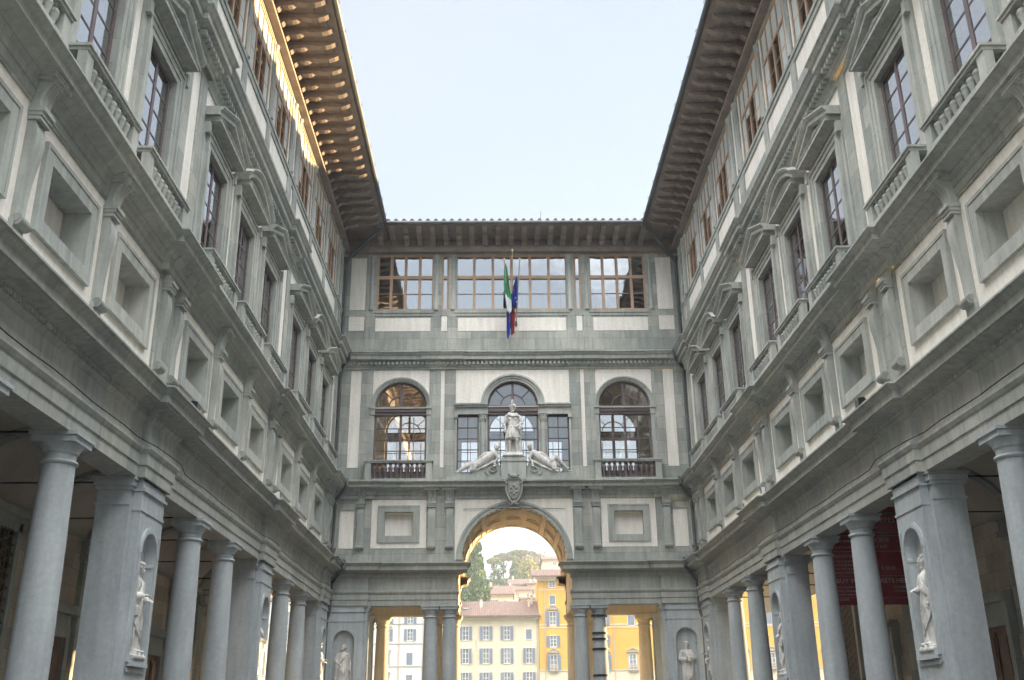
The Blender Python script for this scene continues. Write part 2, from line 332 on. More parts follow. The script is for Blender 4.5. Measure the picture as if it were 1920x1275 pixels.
def niche(m, half, z0, z1, zb, zs, r, p, mi=0, imi=0, seg=20):
    wall(m, -half, half, z0, z1, [(-r, r, zb, zs, 'b'), (-half*.999, half*.999, zs, z1, '')][:2], mi, p=p, depth=.3, backface=False)
    spandrel(m, 0, r, zs, -half, half, z1, p=p, depth=.02, mi=mi, back=False)
    for sx in (-1, 1): m.quad((sx*half*.999, -p, zs), (sx*half, -p, zs), (sx*half, -p, z1), (sx*half*.999, -p, z1), mi)
    d = .92*r
    prof = [[(r*cos(pi*i/seg), -p+d*sin(pi*i/seg), z) for i in range(seg+1)] for z in (zb, zs)]
    m.strip(prof, imi)
    dome = []
    for j in range(9):
        t = pi/2*j/8; dome.append([(r*cos(t)*cos(pi*i/seg), -p+d*cos(t)*sin(pi*i/seg), zs+r*sin(t)) for i in range(seg+1)])
    m.strip(dome, imi)
    m.add([(r*cos(pi*i/seg), -p+d*sin(pi*i/seg), zb) for i in range(seg+1)], [tuple(range(seg+1))], imi)
def me_pier(front=.2, bodyhalf=.95, fhalf=.78):
    m = M('column_sandstone')
    m.box(-bodyhalf, bodyhalf, 0, .75, 0, 6.42)
    wall_sides = [(-fhalf, 0), (fhalf, 0)]
    niche(m, fhalf, 0, 6.848, 3.05, 5.22, .50, front)
    for sx in (-1, 1): m.quad((sx*fhalf, -front, 0), (sx*fhalf, 0, 0), (sx*fhalf, 0, 6.848), (sx*fhalf, -front, 6.848))
    ring(m, 0, 5.22, .50, .64, front-.01, front+.035); ring(m, 0, 5.22, .515, .60, front+.03, front+.05)
    for sx in (-1, 1): m.box(min(sx*.5, sx*.62), max(sx*.5, sx*.62), -front-.035, -front+.01, 3.05, 5.22)
    for sx in (-1, 1): m.prism([(sx*.68, 5.75), (sx*.73, 5.75), (sx*.73, 5.3), (sx*.71, 5.3), (sx*.70, 5.55), (sx*.62, 5.72)], 'y', -front-.02, -front+.01)
    # moulding inside the niche at the springing, sill, little string courses
    m.lathe((0, -front, 0), [(.50, 5.02), (.47, 5.02), (.47, 5.08), (.50, 5.1)], 16, a0=0, a1=pi)
    m.box(-.62, .62, -front-.06, -front+.02, 2.9, 3.05); m.box(-.55, .55, -front-.10, -front+.02, 2.82, 2.9)
    m.prism([(-.66, 2.78), (.66, 2.78), (.6, 2.70), (-.6, 2.70)], 'y', -front-.04, -front+.02)
    m.box(-fhalf-.02, fhalf+.02, -front-.025, 0, 6.12, 6.18); m.box(-fhalf-.04, fhalf+.04, -front-.05, 0, 6.56, 6.62); m.box(-fhalf-.02, fhalf+.02, -front-.03, 0, 0, .5)
    m.box(-fhalf, fhalf, -front, .0, 6.80, 6.848)
    for z0, z1, h in ((6.22, 6.28, .03), (6.42, 6.56, -.0), (6.56, 6.64, .05), (6.64, 6.78, .09), (6.78, 6.848, .13)):
        m.box(-bodyhalf-h, bodyhalf+h, .02-h*.9, .75+h, z0, z1)
    m.box(-bodyhalf-.05, bodyhalf+.05, -.02, .8, 0, .35)
    return m.mesh('pier', True, 30)
def me_console(w=.40):
    m = M('grey_sandstone_carved', 'sandstone_relief'); h = w/2
    # fluted flaring head
    secs = []
    for z, p, hw in ((11.78, .19, h*.95), (11.95, .20, h*.97), (12.12, .24, h*1.0), (12.28, .33, h*1.08), (12.36, .42, h*1.16), (12.44, .47, h*1.2)):
        ring_ = [(-hw, 0, z)]
        for k in range(21):
            x = -hw+2*hw*k/20; fl = .035*(1 if k % 4 < 2 else 0)*(1 if 11.8 < z < 12.4 else 0); ring_.append((x, -(p-fl), z))
        ring_.append((hw, 0, z)); secs.append(ring_)
    m.strip(secs, 0)
    for z0, z1, p, hw in ((11.70, 11.79, .30, h*1.12), (11.62, 11.70, .26, h*1.05), (11.54, 11.60, .24, h*1.02), (11.60, 11.62, .2, h*.95)): m.box(-hw, hw, -p, 0, z0, z1)
    prof = [(0, 9.62), (.09, 9.62), (.085, 9.8), (.09, 10.1), (.11, 10.4), (.15, 10.7), (.195, 10.95), (.215, 11.15), (.20, 11.35), (.16, 11.5), (.15, 11.56), (0, 11.56)]
    m.prism([(-p, z) for p, z in prof], 'x', -h*.86, h*.86)
    m.lathe((0, -.13, 9.6), [(.0, -h*.95), (.105, -h*.95), (.105, h*.95), (.0, h*.95)], 14, 1, axis='x')
    m.lathe((0, -.13, 9.6), [(.0, -h*1.02), (.05, -h*1.02), (.05, h*1.02), (.0, h*1.02)], 10, 1, axis='x')
    m.box(-h*1.0, h*1.0, -.1, 0, 9.5, 9.62)
    return m.mesh('scroll_console', True, 35)
def me_panel(half, z0, z1, fw=.34, dep=.5):
    m = M('grey_sandstone_carved', 'lime_plaster'); o = half; i = half-fw
    def fr(a, b, za, zb, c, d, zc, zd, p0, p1):   # outer a..b ring to inner ring
        pass
    for (x0, x1, c, d) in ((-o, o, z1-fw, z1), (-o, o, z0, z0+fw)): m.box(x0, x1, -.075, 0, c, d)
    for sx in (-1, 1): m.box(min(sx*o, sx*i), max(sx*o, sx*i), -.075, 0, z0+fw, z1-fw)
    # raised outer fillet
    for (x0, x1, c, d) in ((-o-.03, o+.03, z1-.05, z1+.03), (-o-.03, o+.03, z0-.03, z0+.05)): m.box(x0, x1, -.095, 0, c, d)
    for sx in (-1, 1): m.box(min(sx*(o+.03), sx*(o-.05)), max(sx*(o+.03), sx*(o-.05)), -.095, 0, z0+.05, z1-.05)
    # deep recess
    a, b, c, d = -i, i, z0+fw, z1-fw
    for q in (((a, 0, c), (a, dep, c), (a, dep, d), (a, 0, d)), ((b, 0, c), (b, dep, c), (b, dep, d), (b, 0, d)), ((a, 0, d), (b, 0, d), (b, dep, d), (a, dep, d)), ((a, 0, c), (b, 0, c), (b, dep, c), (a, dep, c))): m.quad(*q, 0)
    m.quad((a, dep, c), (b, dep, c), (b, dep, d), (a, dep, d), 1)
    return m.mesh('blind_window')
def baluster_prof(z0, z1, r=1.0):
    h = z1-z0
    return [(0, z0), (.075*r, z0), (.075*r, z0+.08*h), (.045*r, z0+.12*h), (.04*r, z0+.2*h), (.06*r, z0+.32*h), (.085*r, z0+.5*h), (.09*r, z0+.6*h), (.075*r, z0+.68*h), (.075*r, z0+.70*h), (.045*r, z0+.75*h), (.04*r, z0+.82*h), (.06*r, z0+.87*h), (.07*r, z0+.92*h), (.07*r, z1), (0, z1)]
def me_baluster(z0, z1, r=1.0, mt='grey_sandstone_carved'):
    m = M(mt); h = z1-z0
    # vase with a fat shoulder high up, as carved here
    pr = [(0, z0), (.08, z0), (.08, z0+.10*h), (.05, z0+.13*h), (.062, z0+.22*h), (.08, z0+.4*h), (.10, z0+.50*h), (.10, z0+.53*h), (.085, z0+.54*h), (.105, z0+.60*h), (.108, z0+.68*h), (.085, z0+.77*h), (.045, z0+.81*h), (.04, z0+.86*h), (.075, z0+.89*h), (.075, z0+.93*h), (.05, z0+.95*h), (.08, z0+.97*h), (.08, z1), (0, z1)]
    m.lathe((0, 0, 0), [(a*r, b) for a, b in pr], 12); return m.mesh('baluster', True, 50)
def me_balc_rail(half, p, zt, zb=12.83, post=.3):
    m = M('grey_sandstone_carved')
    m.box(-half-.05, half+.05, -p-.05, -.05, zt-.06, zt); m.box(-half-.01, half+.01, -p-.015, -.08, zt-.13, zt-.06)
    m.box(-half, half, -p, -.0, zb-.02, zb+.10)
    for sx in (-1, 1): m.box(min(sx*half, sx*(half-post)), max(sx*half, sx*(half-post)), -p+.015, -p+.20, zb+.10, zt-.13)
    return m.mesh('handrail')
def me_sash(half, z0, z1, cols, rows, y, fw=.07, mull=.05, thick=.07, mt='dark_sash', centre=None, bar=None):
    m = M(mt); i = half-fw
    m.box(-half, -i, y-thick/2, y+thick/2, z0, z1); m.box(i, half, y-thick/2, y+thick/2, z0, z1)
    m.box(-i, i, y-thick/2, y+thick/2, z0, z0+fw); m.box(-i, i, y-thick/2, y+thick/2, z1-fw, z1)
    for c in range(1, cols):
        x = -i+2*i*c/cols; w = (centre or mull) if (centre and c*2 == cols) else mull
        m.box(x-w/2, x+w/2, y-thick*.45, y+thick*.45, z0+fw, z1-fw)
    for r in range(1, rows):
        z = z0+fw+(z1-z0-2*fw)*r/rows; m.box(-i, i, y-thick*.38, y+thick*.38, z-(bar or mull)/2, z+(bar or mull)/2)
    return m.mesh('sash')
def me_pane(half, z0, z1, y, mt='window_glass'):
    m = M(mt); m.quad((-half, y, z0), (half, y, z0), (half, y, z1), (-half, y, z1)); return m.mesh('glass_pane')
def me_surround():
    m = M('grey_sandstone_carved'); a, zt, zb = .95, 16.9, 12.82
    for (i0, o0, p) in ((a, 1.12, .10), (1.12, 1.27, .13), (1.27, 1.35, .17)):
        for sx in (-1, 1): m.box(min(sx*i0, sx*o0), max(sx*i0, sx*o0), -p, .0, zb, zt+(i0-a))
        m.box(-o0, o0, -p, 0, zt+(i0-a), zt+(o0-a))
    for sx in (-1, 1):
        m.box(min(sx*1.35, sx*1.56), max(sx*1.35, sx*1.56), -.07, 0, zb, 17.46)
        m.box(min(sx*1.37, sx*1.54), max(sx*1.37, sx*1.54), -.20, 0, 17.12, 17.46)
    m.box(-1.35, 1.35, -.09, 0, 17.31, 17.46)
    return m.mesh('window_surround')
PED = [(0, 0), (.14, 0), (.17, .05), (.30, .08), (.42, .09), (.42, .18), (.47, .21), (.52, .27), (.52, .30)]
def me_pediment(kind):
    m = M('grey_sandstone_carved'); z0 = 17.46; H = 1.56
    # horizontal cornice with mitred ends
    run(m, [(p+.0 if p else 0, z0+z) for p, z in [(0.001, 0), (.14, 0), (.16, .05), (.30, .08), (.44, .09), (.44, .19), (.47, .21), (.47, .23), (.001, .24)]], -H+.45, H-.45, e0='m', e1='m', base=.14, back=0)
    cap_ = [(.0, 0), (.44, 0), (.44, .11), (.50, .15), (.56, .22), (.56, .26), (0, .28)]     # (projection, height normal to the slope)
    if kind == 'tri':
        zb = z0+.20; zt = 18.52; dx = H+.04; dz = zt-.28-zb; L = math.hypot(dx, dz); nx, nz = dz/L, dx/L
        for sx in (-1, 1):
            A = [(sx*dx-sx*.02, -p, zb+h) for p, h in cap_]; B = [(0, -p, zb+dz+h/nz) for p, h in cap_]
            m.strip([A, B], 0, closed=True)
        m.prism([(-H+.3, z0+.2), (H-.3, z0+.2), (0, zt-.3)], 'y', -.22, 0)
        s = .62; zc = z0+.34
        for sx in (-1, 1):
            m.strip([[(sx*.80, -.30, zc-.02), (sx*.80, -.2, zc-.02), (sx*.62, -.2, zc+.0), (sx*.62, -.30, zc)], [(0, -.30, zt-.42), (0, -.2, zt-.42), (0, -.2, zt-.5), (0, -.30, zt-.5)]], 0, closed=True)
        m.box(-.75, .75, -.27, -.2, z0+.26, z0+.31)
    else:
        hh = .62; r = (H*H+hh*hh)/(2*hh); zc = z0+.20+hh-r; am = math.asin(min(H/r, 1)); secs = []
        for i in range(21):
            a = -am+2*am*i/20; secs.append([((r+h)*sin(a), -p, zc+(r+h)*cos(a)) for p, h in cap_])
        m.strip(secs, 0, closed=True)
        arc = [((r-.02)*sin(-am+2*am*i/20), zc+(r-.02)*cos(-am+2*am*i/20)) for i in range(21)]
        m.prism([(x, z) for x, z in arc], 'y', -.22, 0)
        secs = []
        for i in range(17):
            a = (-am+2*am*i/16)*.62; secs.append([((r-.16+h)*sin(a), -p, zc+(r-.16+h)*cos(a)) for p, h in ((.2, 0), (.3, 0), (.3, .07), (.2, .07))])
        m.strip(secs, 0, closed=True); m.box(-.75, .75, -.27, -.2, z0+.26, z0+.31)
    return m.mesh('pediment')
def me_bracket(L):
    m = M('eave_timber'); w = .13; zt = 26.16
    prof = [(0, zt), (0, 25.72), (.16, 25.70), (.34, 25.72), (.42, 25.80), (.50, 25.86), (.60, 25.86), (.72, 25.84), (.86, 25.88), (.95, 25.95), (1.05, 25.97), (L*.62, 25.94), (L*.74, 25.95), (L*.84, 26.02), (L*.90, 26.10), (L*.92, zt)]
    m.prism([(-p, z) for p, z in prof], 'x', -w, w)
    pin = [(-(.12+(p-.12)*.9), zt-.06-(zt-.06-z)*.78) for p, z in prof[1:-1]]
    for sx in (-1, 1):
        m.tube([(sx*w, -.16, 25.84), (sx*w, -.45, 25.95), (sx*w, -.8, 25.97), (sx*w, -L*.6, 26.03), (sx*w, -L*.8, 26.07), (sx*w, -L*.6, 26.11), (sx*w, -.5, 26.1)], .022, 6)
    return m.mesh('eave_bracket')

# ------------------------------------------------------------------ side wings
def side_wing(wing):
    left = wing == 'L'; s = 1 if left else -1; X = -WALLX if left else WALLX
    b = root('palace_wing', (X, 24, 0), ('long grey palace wing on the left, golden light under its eaves' if left else 'long grey palace wing on the right, shaded eaves and a red banner in its portico'), 'building', 'side wings of the palace court')
    palace_runs(b, wing, USTART, UEND, [-1.28]+PC)
    mir = not left
    # cornices
    m = M('grey_sandstone_carved'); run(m, COR2, USTART, UEND, [(c-1.02, c+1.02) for c in [-1.28]+PC], e=.17, base=.06, mirror=mir)
    us = [c+k for c in BC for k in (-1.8, 1.8)]
    for u in us: m.box(s*u-.36, s*u+.36, -.44, -.1, 12.36, 12.475); m.box(s*u-.31, s*u+.31, -.36, -.1, 12.30, 12.36)
    put('middle_cornice', m.mesh('middle_cornice'), b, wing)
    m = M('grey_sandstone_carved'); run(m, COR3, USTART, UEND, [(c-.9, c+.9) for c in [-1.28]+PC], e=.15, base=.06, mirror=mir)
    u = 10.0
    while u < UEND-.5:
        ex = .15 if any(abs(u-c) < .98 for c in PC) else 0
        m.box(s*u-.07, s*u+.07, -.30-ex, -.12, 18.94, 19.09); u += .24
    put('upper_cornice', m.mesh('upper_cornice'), b, wing)
    # wall sheets
    cen = [c+k for c in BC for k in K3]
    m = M('lime_plaster', 'grey_sandstone')
    wall(m, USTART, UEND, 8.8, 12.05, [(c-.935, c+.935, 10.09, 11.23, '') for c in cen], 0, backface=False)
    wall(m, USTART, UEND, 12.8, 18.8, [(c-.95, c+.95, 12.9, 16.9) for c in cen], 0, depth=.42, rmi=1)
    wins = [(c-1.42, c+1.42, 22.08, 25.30) for c in cen]
    wall(m, USTART, UEND, 19.6, 25.75, wins, 0, depth=.25, rmi=1)
    if mir: m.v = [(-x, y, z) for x, y, z in m.v]
    put('court_wall', m.mesh('court_wall'), b, wing)
    m = M('grey_sandstone')
    def sl(u0, u1, z0, z1, p): m.box(min(s*u0, s*u1), max(s*u0, s*u1), -p, .02, z0, z1)
    allp = [-1.28]+PC
    sl(USTART, UEND, 8.8, 9.26, .06); sl(USTART, UEND, 11.90, 11.97, .035)
    for c in allp: sl(c-.86, c+.86, 9.26, 11.90, .045)
    for u in us: sl(u-.2, u+.2, 9.26, 9.5, .09)
    # piano nobile
    sl(USTART, UEND, 18.55, 18.73, .05)
    for c in allp:
        for a, d in ((-.92, -.36), (.36, .92)): sl(c+a, c+d, 12.81, 18.55, .05)
        sl(c-.36, c+.36, 12.81, 13.5, .05)
    for c in BC:
        pass
    # loggia storey
    sl(USTART, UEND, 19.62, 20.88, .05); sl(USTART, UEND, 21.72, 21.92, .05); sl(USTART, UEND, 21.92, 22.07, .09); sl(USTART, UEND, 25.32, 25.42, .04)
    for c in allp:
        for a, d in ((-.92, -.2), (.2, .92)): sl(c+a, c+d, 20.88, 21.72, .05); sl(c+a, c+d, 22.07, 25.32, .05)
    for c in BC:
        for k in (-1.8, 1.8): sl(c+k-.26, c+k+.26, 20.88, 21.72, .05); sl(c+k-.2, c+k+.2, 22.07, 25.32, .05)
    put('stone_dressing', m.mesh('stone_dressing'), b, wing)
    # small half columns between the loggia windows
    def me_half():
        q = M('grey_sandstone_carved'); q.lathe((0, 0, 0), [(0, 22.07), (.15, 22.07), (.15, 22.2), (.115, 22.26), (.11, 23.6), (.095, 24.95), (.13, 25.0), (.13, 25.06), (.17, 25.15), (.17, 25.22), (0, 25.22)], 14); return q.mesh('loggia_column', True)
    for c in BC:
        for k in (-1.8, 1.8): put('loggia_column', cached('lc', me_half), b, wing, c+k)
    for c in PC: put('loggia_column', cached('lc', me_half), b, wing, c-.55); put('loggia_column', cached('lc', me_half), b, wing, c+.55)
    # per window pieces
    for bi, c in enumerate(BC):
        for ki, k in enumerate(K3):
            u = c+k
            put('blind_window', cached('pan', lambda: me_panel(1.225, 9.80, 11.52, .29)), b, wing, u)
            w = put('tall_window', cached('sash', lambda: me_sash(.95, 12.9, 16.9, 2, 6, .10, fw=.12, mull=.05, centre=.15, thick=.06, bar=.045)), b, wing, u)
            sub('glass_pane', cached('pane', lambda: me_pane(.94, 12.9, 16.9, .09)), w)
            put('window_surround', cached('sur', me_surround), b, wing, u)
            kd = 'seg' if ki == 1 else 'tri'; put('pediment', cached('ped'+kd, lambda: me_pediment(kd)), b, wing, u)
            r = put('balcony', cached('rail', lambda: me_balc_rail(1.42, .60, 13.56)), b, wing, u)
            for i in range(8):
                o = sub('baluster', cached('bal', lambda: me_baluster(12.93, 13.43)), r); o.location = (-.91+1.82*i/7, -.48, 0)
            # loggia window
            t = put('loggia_window', cached('log', me_loggia), b, wing, u)
            sub('glass_pane', cached('logp', lambda: me_pane(1.4, 22.1, 25.3, .045, 'clear_glass')), t); sub('pale_pane_sheet', cached(('lb', (bi*3+ki) % 4), lambda: me_pane_sheet((bi*3+ki) % 4)), t)
        for k in (-1.8, 1.8): put('scroll_console', cached('con', me_console), b, wing, c+k)
    for c in PC[:]:
        for k in (-.52, .52): put('scroll_console', cached('con', me_console), b, wing, c+k)
    # portico
    for c in BC:
        for k in (-1.79, 1.79):
            o = put('portico_column', cached('col', me_column), b, wing, c+k); sub('capital', cached('cap', me_capital), o)
    for c in [4.87]:
        for k in (-1.79, 1.79): o = put('portico_column', cached('col', me_column), b, wing, c+k); sub('capital', cached('cap', me_capital), o)
    for c in [-1.28]+PC[:]: put('niche_pier', cached('pier', me_pier), b, wing, c)
    portico(b, wing, s)
    # eaves
    L = 2.25 if left else 1.90
    for i in range(46):
        u = 10.2+.82*i
        if u < 47.2: put('eave_bracket', cached('br%s' % wing, lambda: me_bracket(L)), b, wing, u)
    m = M('eave_timber'); x0, x1 = (s*-2.5, s*(UEND+.2)); lo, hi = min(x0, x1), max(x0, x1)
    m.box(lo, hi, -.34, .0, 25.42, 25.56); m.box(lo, hi, -.26, .0, 25.56, 25.72); m.box(lo, hi, -.12, .0, 25.72, 26.16)
    m.box(lo, hi, -L, .3, 26.16, 26.24)
    for i in range(5): y = -.45-(L-.5)*i/5; m.box(lo, hi, y-.03, y+.03, 26.12, 26.16)
    put('eave_soffit', m.mesh('eave_soffit'), b, wing)
    m = M('roof_tile'); m.prism([(-L-.03, 26.24), (-L-.03, 26.33), (7, 26.62), (7, 26.3), (0, 26.24)], 'x', lo, hi)  # hidden slope kept nearly flat so the low sun clears it
    rr = put('roof', m.mesh('roof'), b, wing)
    m = M('grey_metal'); m.tube([(lo, -L-.12, 26.24), (hi, -L-.12, 26.24)], .10, 8)
    u = 10.4
    while u < 47: m.tube([(s*u, -L+.1, 26.30), (s*u, -L-.14, 26.36), (s*u, -L-.25, 26.31), (s*u, -L-.25, 26.2)], .014, 5); u += 1.64
    put('gutter', m.mesh('gutter', True), b, wing)
    m = M('black_iron'); pts = [(s*(10+.9*k), -.235-(.17 if any(abs(10+.9*k-c) < 1.1 for c in PC) else 0), 7.60+.02*sin(k*1.7)) for k in range(43)]; m.tube(pts, .012, 5)
    put('cable', m.mesh('cable'), b, wing)
    # rooms behind the windows
    m = M('room_wall', 'ceiling_dark')
    for z0, z1, dep in ((12.7, 18.5, 5), (19.7, 25.8, 4)):
        a, d = sorted((s*(USTART), s*UEND)); m.quad((a, dep, z0), (d, dep, z0), (d, dep, z1), (a, dep, z1), 0); m.quad((a, .3, z0), (d, .3, z0), (d, dep, z0), (a, dep, z0), 1); m.quad((a, .3, z1), (d, .3, z1), (d, dep, z1), (a, dep, z1), 1)
        for e in (a, d): m.quad((e, .3, z0), (e, dep, z0), (e, dep, z1), (e, .3, z1), 0)
    put('upper_rooms', m.mesh('upper_rooms'), b, wing)
    return b
def me_loggia():
    m = M('window_timber'); y = .04; t = .10; H = 1.42; z0, zm, z1 = 22.08, 24.0, 25.30
    for za, zb in ((z0, z0+.1), (zm-.07, zm+.07), (z1-.1, z1)): m.box(-H, H, y-t/2-.01, y+t/2+.01, za, zb)
    for x, w in ((-H+.06, .12), (H-.06, .12), (-.7, .09), (0, .12), (.7, .09)): m.box(x-w/2, x+w/2, y-t/2, y+t/2, z0+.1, z1-.1)
    for a, d in ((-H+.12, -.745), (-.655, -.06), (.06, .655), (.745, H-.12)): m.box(a, d, y-.02, y+.02, 23.02, 23.06)
    return m.mesh('loggia_window')
def me_pane_sheet(v):  # glass-tinted sheets before the panes; their pale reflection is painted into the colour
    m = M('pale_glass_tint'); y = .025
    m.quad((-1.38, y, 24.05), (1.38, y, 24.05), (1.38, y, 25.3), (-1.38, y, 25.3))
    lows = {0: (22.1, 23.9, 24, 22.1), 1: (22.1, 23.6, 23.9, 22.6), 2: (22.9, 24, 24, 22.1), 3: (22.1, 24, 23.4, 22.1)}[v]
    for k, zl in enumerate(lows):
        if zl < 24: m.quad((-1.38+.69*k, y+.005, zl), (-1.38+.69*(k+1), y+.005, zl), (-1.38+.69*(k+1), y+.005, 24.05), (-1.38+.69*k, y+.005, 24.05))
    return m.mesh('pale_pane_sheet')
def portico(b, wing, s):
    m = M('ashlar', 'ceiling_dark', 'grey_sandstone', 'lime_plaster')
    D = 4.4; a, d = sorted((s*(-2.2), s*(46.5 if s > 0 else 43.4))); a2, d2 = sorted((s*-2.2, s*54.8))
    # back wall: dark ashlar with plaster above
    m.quad((a, D, 0), (d, D, 0), (d, D, 9), (a, D, 9), 0)
    n = 14; secs = []
    for i in range(n+1):
        t = pi*i/n; secs.append([(x, .55+(D-.55)*(1-cos(t))/2, 6.85+1.45*sin(t)) for x in (a2, d2)])
    m.strip(secs, 1)
    m.box(a, d, .0, .55, 8.30, 8.8, 0)
    m.quad((a2, .2, 8.62), (d2, .2, 8.62), (d2, D+.5, 8.62), (a2, D+.5, 8.62), 1)
    put('portico_vault', m.mesh('portico_vault', True, 40), b, wing)
    m = M('grey_sandstone')
    us = [c+k for c in [4.87]+BC for k in (-1.79, 1.79)]+[-1.28]+PC
    for u in us:        # cross ribs, wall pilasters, brackets
        secs = []
        for i in range(n+1):
            t = pi*i/n; cyy = .55+(D-.55)*(1-cos(t))/2; zz = 6.85+1.45*sin(t); secs.append([(s*u-.17, cyy, zz-.12), (s*u+.17, cyy, zz-.12), (s*u+.17, cyy, zz+.02), (s*u-.17, cyy, zz+.02)])
        m.strip(secs, closed=True)
        m.box(s*u-.32, s*u+.32, D-.14, D, 0, 6.3); m.box(s*u-.42, s*u+.42, D-.26, D, 6.3, 6.45); m.box(s*u-.38, s*u+.38, D-.2, D, 6.45, 6.75); m.box(s*u-.46, s*u+.46, D-.34, D, 6.75, 6.9)
    m.box(a, d, D-.12, D, 6.9, 7.0)
    put('portico_rib', m.mesh('portico_rib'), b, wing)
    def tie():
        q = M('black_iron'); q.tube([(0, .6, 6.95), (0, D, 6.95)], .022, 6); return q.mesh('tie_rod')
    for u in us:
        if u > 9: put('tie_rod', cached('tie', tie), b, wing, u)
    # doors and grille windows between the wall pilasters
    for i, c in enumerate([17.17, 20.9, 25.6, 29.47, 33.3, 38.1, 41.77, 13.5]):
        if i in (0, 3, 5):
            o = put('portico_door', cached('door', me_door), b, wing, c)
        else:
            o = put('grille_window', cached('grl', me_grille), b, wing, c)
    # ochre end bay with pilaster and mouldings facing the court entrance
    if wing == 'R': return
    m = M('ochre_plaster_and_glow', 'lime_plaster')
    u0, u1 = 45.6, 46.6
    def bx(ua, ub, ya, yb, za, zb, k=0): m.box(min(s*ua, s*ub), max(s*ua, s*ub), ya, yb, za, zb, k)
    bx(u0, u1, D-1.1, D+4.5, 0, 8.6, 0)
    for z0, z1, e in ((6.9, 7.02, .16), (7.02, 7.1, .24), (6.3, 6.38, .08), (5.35, 5.5, .1), (5.2, 5.28, .05)): bx(u0-e, u1, D-1.1-e, D+4.5, z0, z1, 0)
    for k in range(24): bx(u0-.14, u0, D-1.0+k*.2, D-.9+k*.2, 6.78, 6.9, 0)
    bx(u0-.12, u0, D-1.1, D-.75, 0, 6.3, 1); bx(u0-.18, u0, D-1.16, D-.69, 5.9, 6.3, 1)
    put('end_pier', m.mesh('end_pier'), b, wing)
def me_door():
    m = M('grey_sandstone_carved', 'door_wood', 'black_iron'); y = 4.4
    for sx in (-1, 1): m.box(min(sx*.8, sx*1.05), max(sx*.8, sx*1.05), y-.18, y, 0, 4.3)
    m.box(-1.05, 1.05, y-.18, y, 4.0, 4.3); m.box(-1.2, 1.2, y-.14, y, 4.3, 4.62); m.box(-1.35, 1.35, y-.42, y, 4.62, 4.78); m.box(-1.28, 1.28, y-.34, y, 4.78, 4.9)
    for sx in (-1, 1): m.box(min(sx*1.08, sx*1.28), max(sx*1.08, sx*1.28), y-.3, y, 3.7, 4.62)
    m.box(-.8, .8, y-.05, y-.02, 0, 4.0, 1)
    for sx in (-1, 1):
        for z0, z1 in ((.2, 1.1), (1.25, 2.4), (2.55, 3.85)): m.box(min(sx*.08, sx*.72), max(sx*.08, sx*.72), y-.09, y-.05, z0, z1, 1); m.box(min(sx*.18, sx*.62), max(sx*.18, sx*.62), y-.12, y-.09, z0+.12, z1-.12, 1)
    return m.mesh('portico_door')
def me_grille():
    m = M('grey_sandstone_carved', 'black_iron', 'bronze', 'ochre_plaster_and_glow'); y = 4.4
    for sx in (-1, 1): m.box(min(sx*.75, sx*.98), max(sx*.75, sx*.98), y-.16, y, 1.5, 5.4)
    m.box(-.98, .98, y-.16, y, 5.2, 5.42); m.box(-1.15, 1.15, y-.36, y, 5.55, 5.72); m.box(-1.02, 1.02, y-.2, y, 5.42, 5.55); m.box(-1.1, 1.1, y-.28, y, 1.32, 1.5)
    for sx in (-1, 1): m.box(min(sx*.8, sx*1.0), max(sx*.8, sx*1.0), y-.2, y, .7, 1.32)
    m.quad((-.75, y-.02, 1.5), (.75, y-.02, 1.5), (.75, y-.02, 5.2), (-.75, y-.02, 5.2), 1)
    for i in range(13):
        for d in (-1, 1):
            x0 = -.75; z0 = 1.5+i*.31
            pts = [(-.73, y-.10, 1.52+.28*i), (.73, y-.10, 1.52+.28*i+.55)] if d > 0 else [(-.73, y-.11, 1.52+.28*i+.55), (.73, y-.11, 1.52+.28*i)]
            if max(p[2] for p in pts) < 5.2: m.tube(pts, .022, 5, 2)
    for i in range(1, 7): m.tube([(-.75+i*1.5/7, y-.12, 1.5), (-.75+i*1.5/7, y-.12, 5.2)], .018, 5, 2)
    m.v = [(x, y_, z+1.15) for x, y_, z in m.v]
    return m.mesh('grille_window')

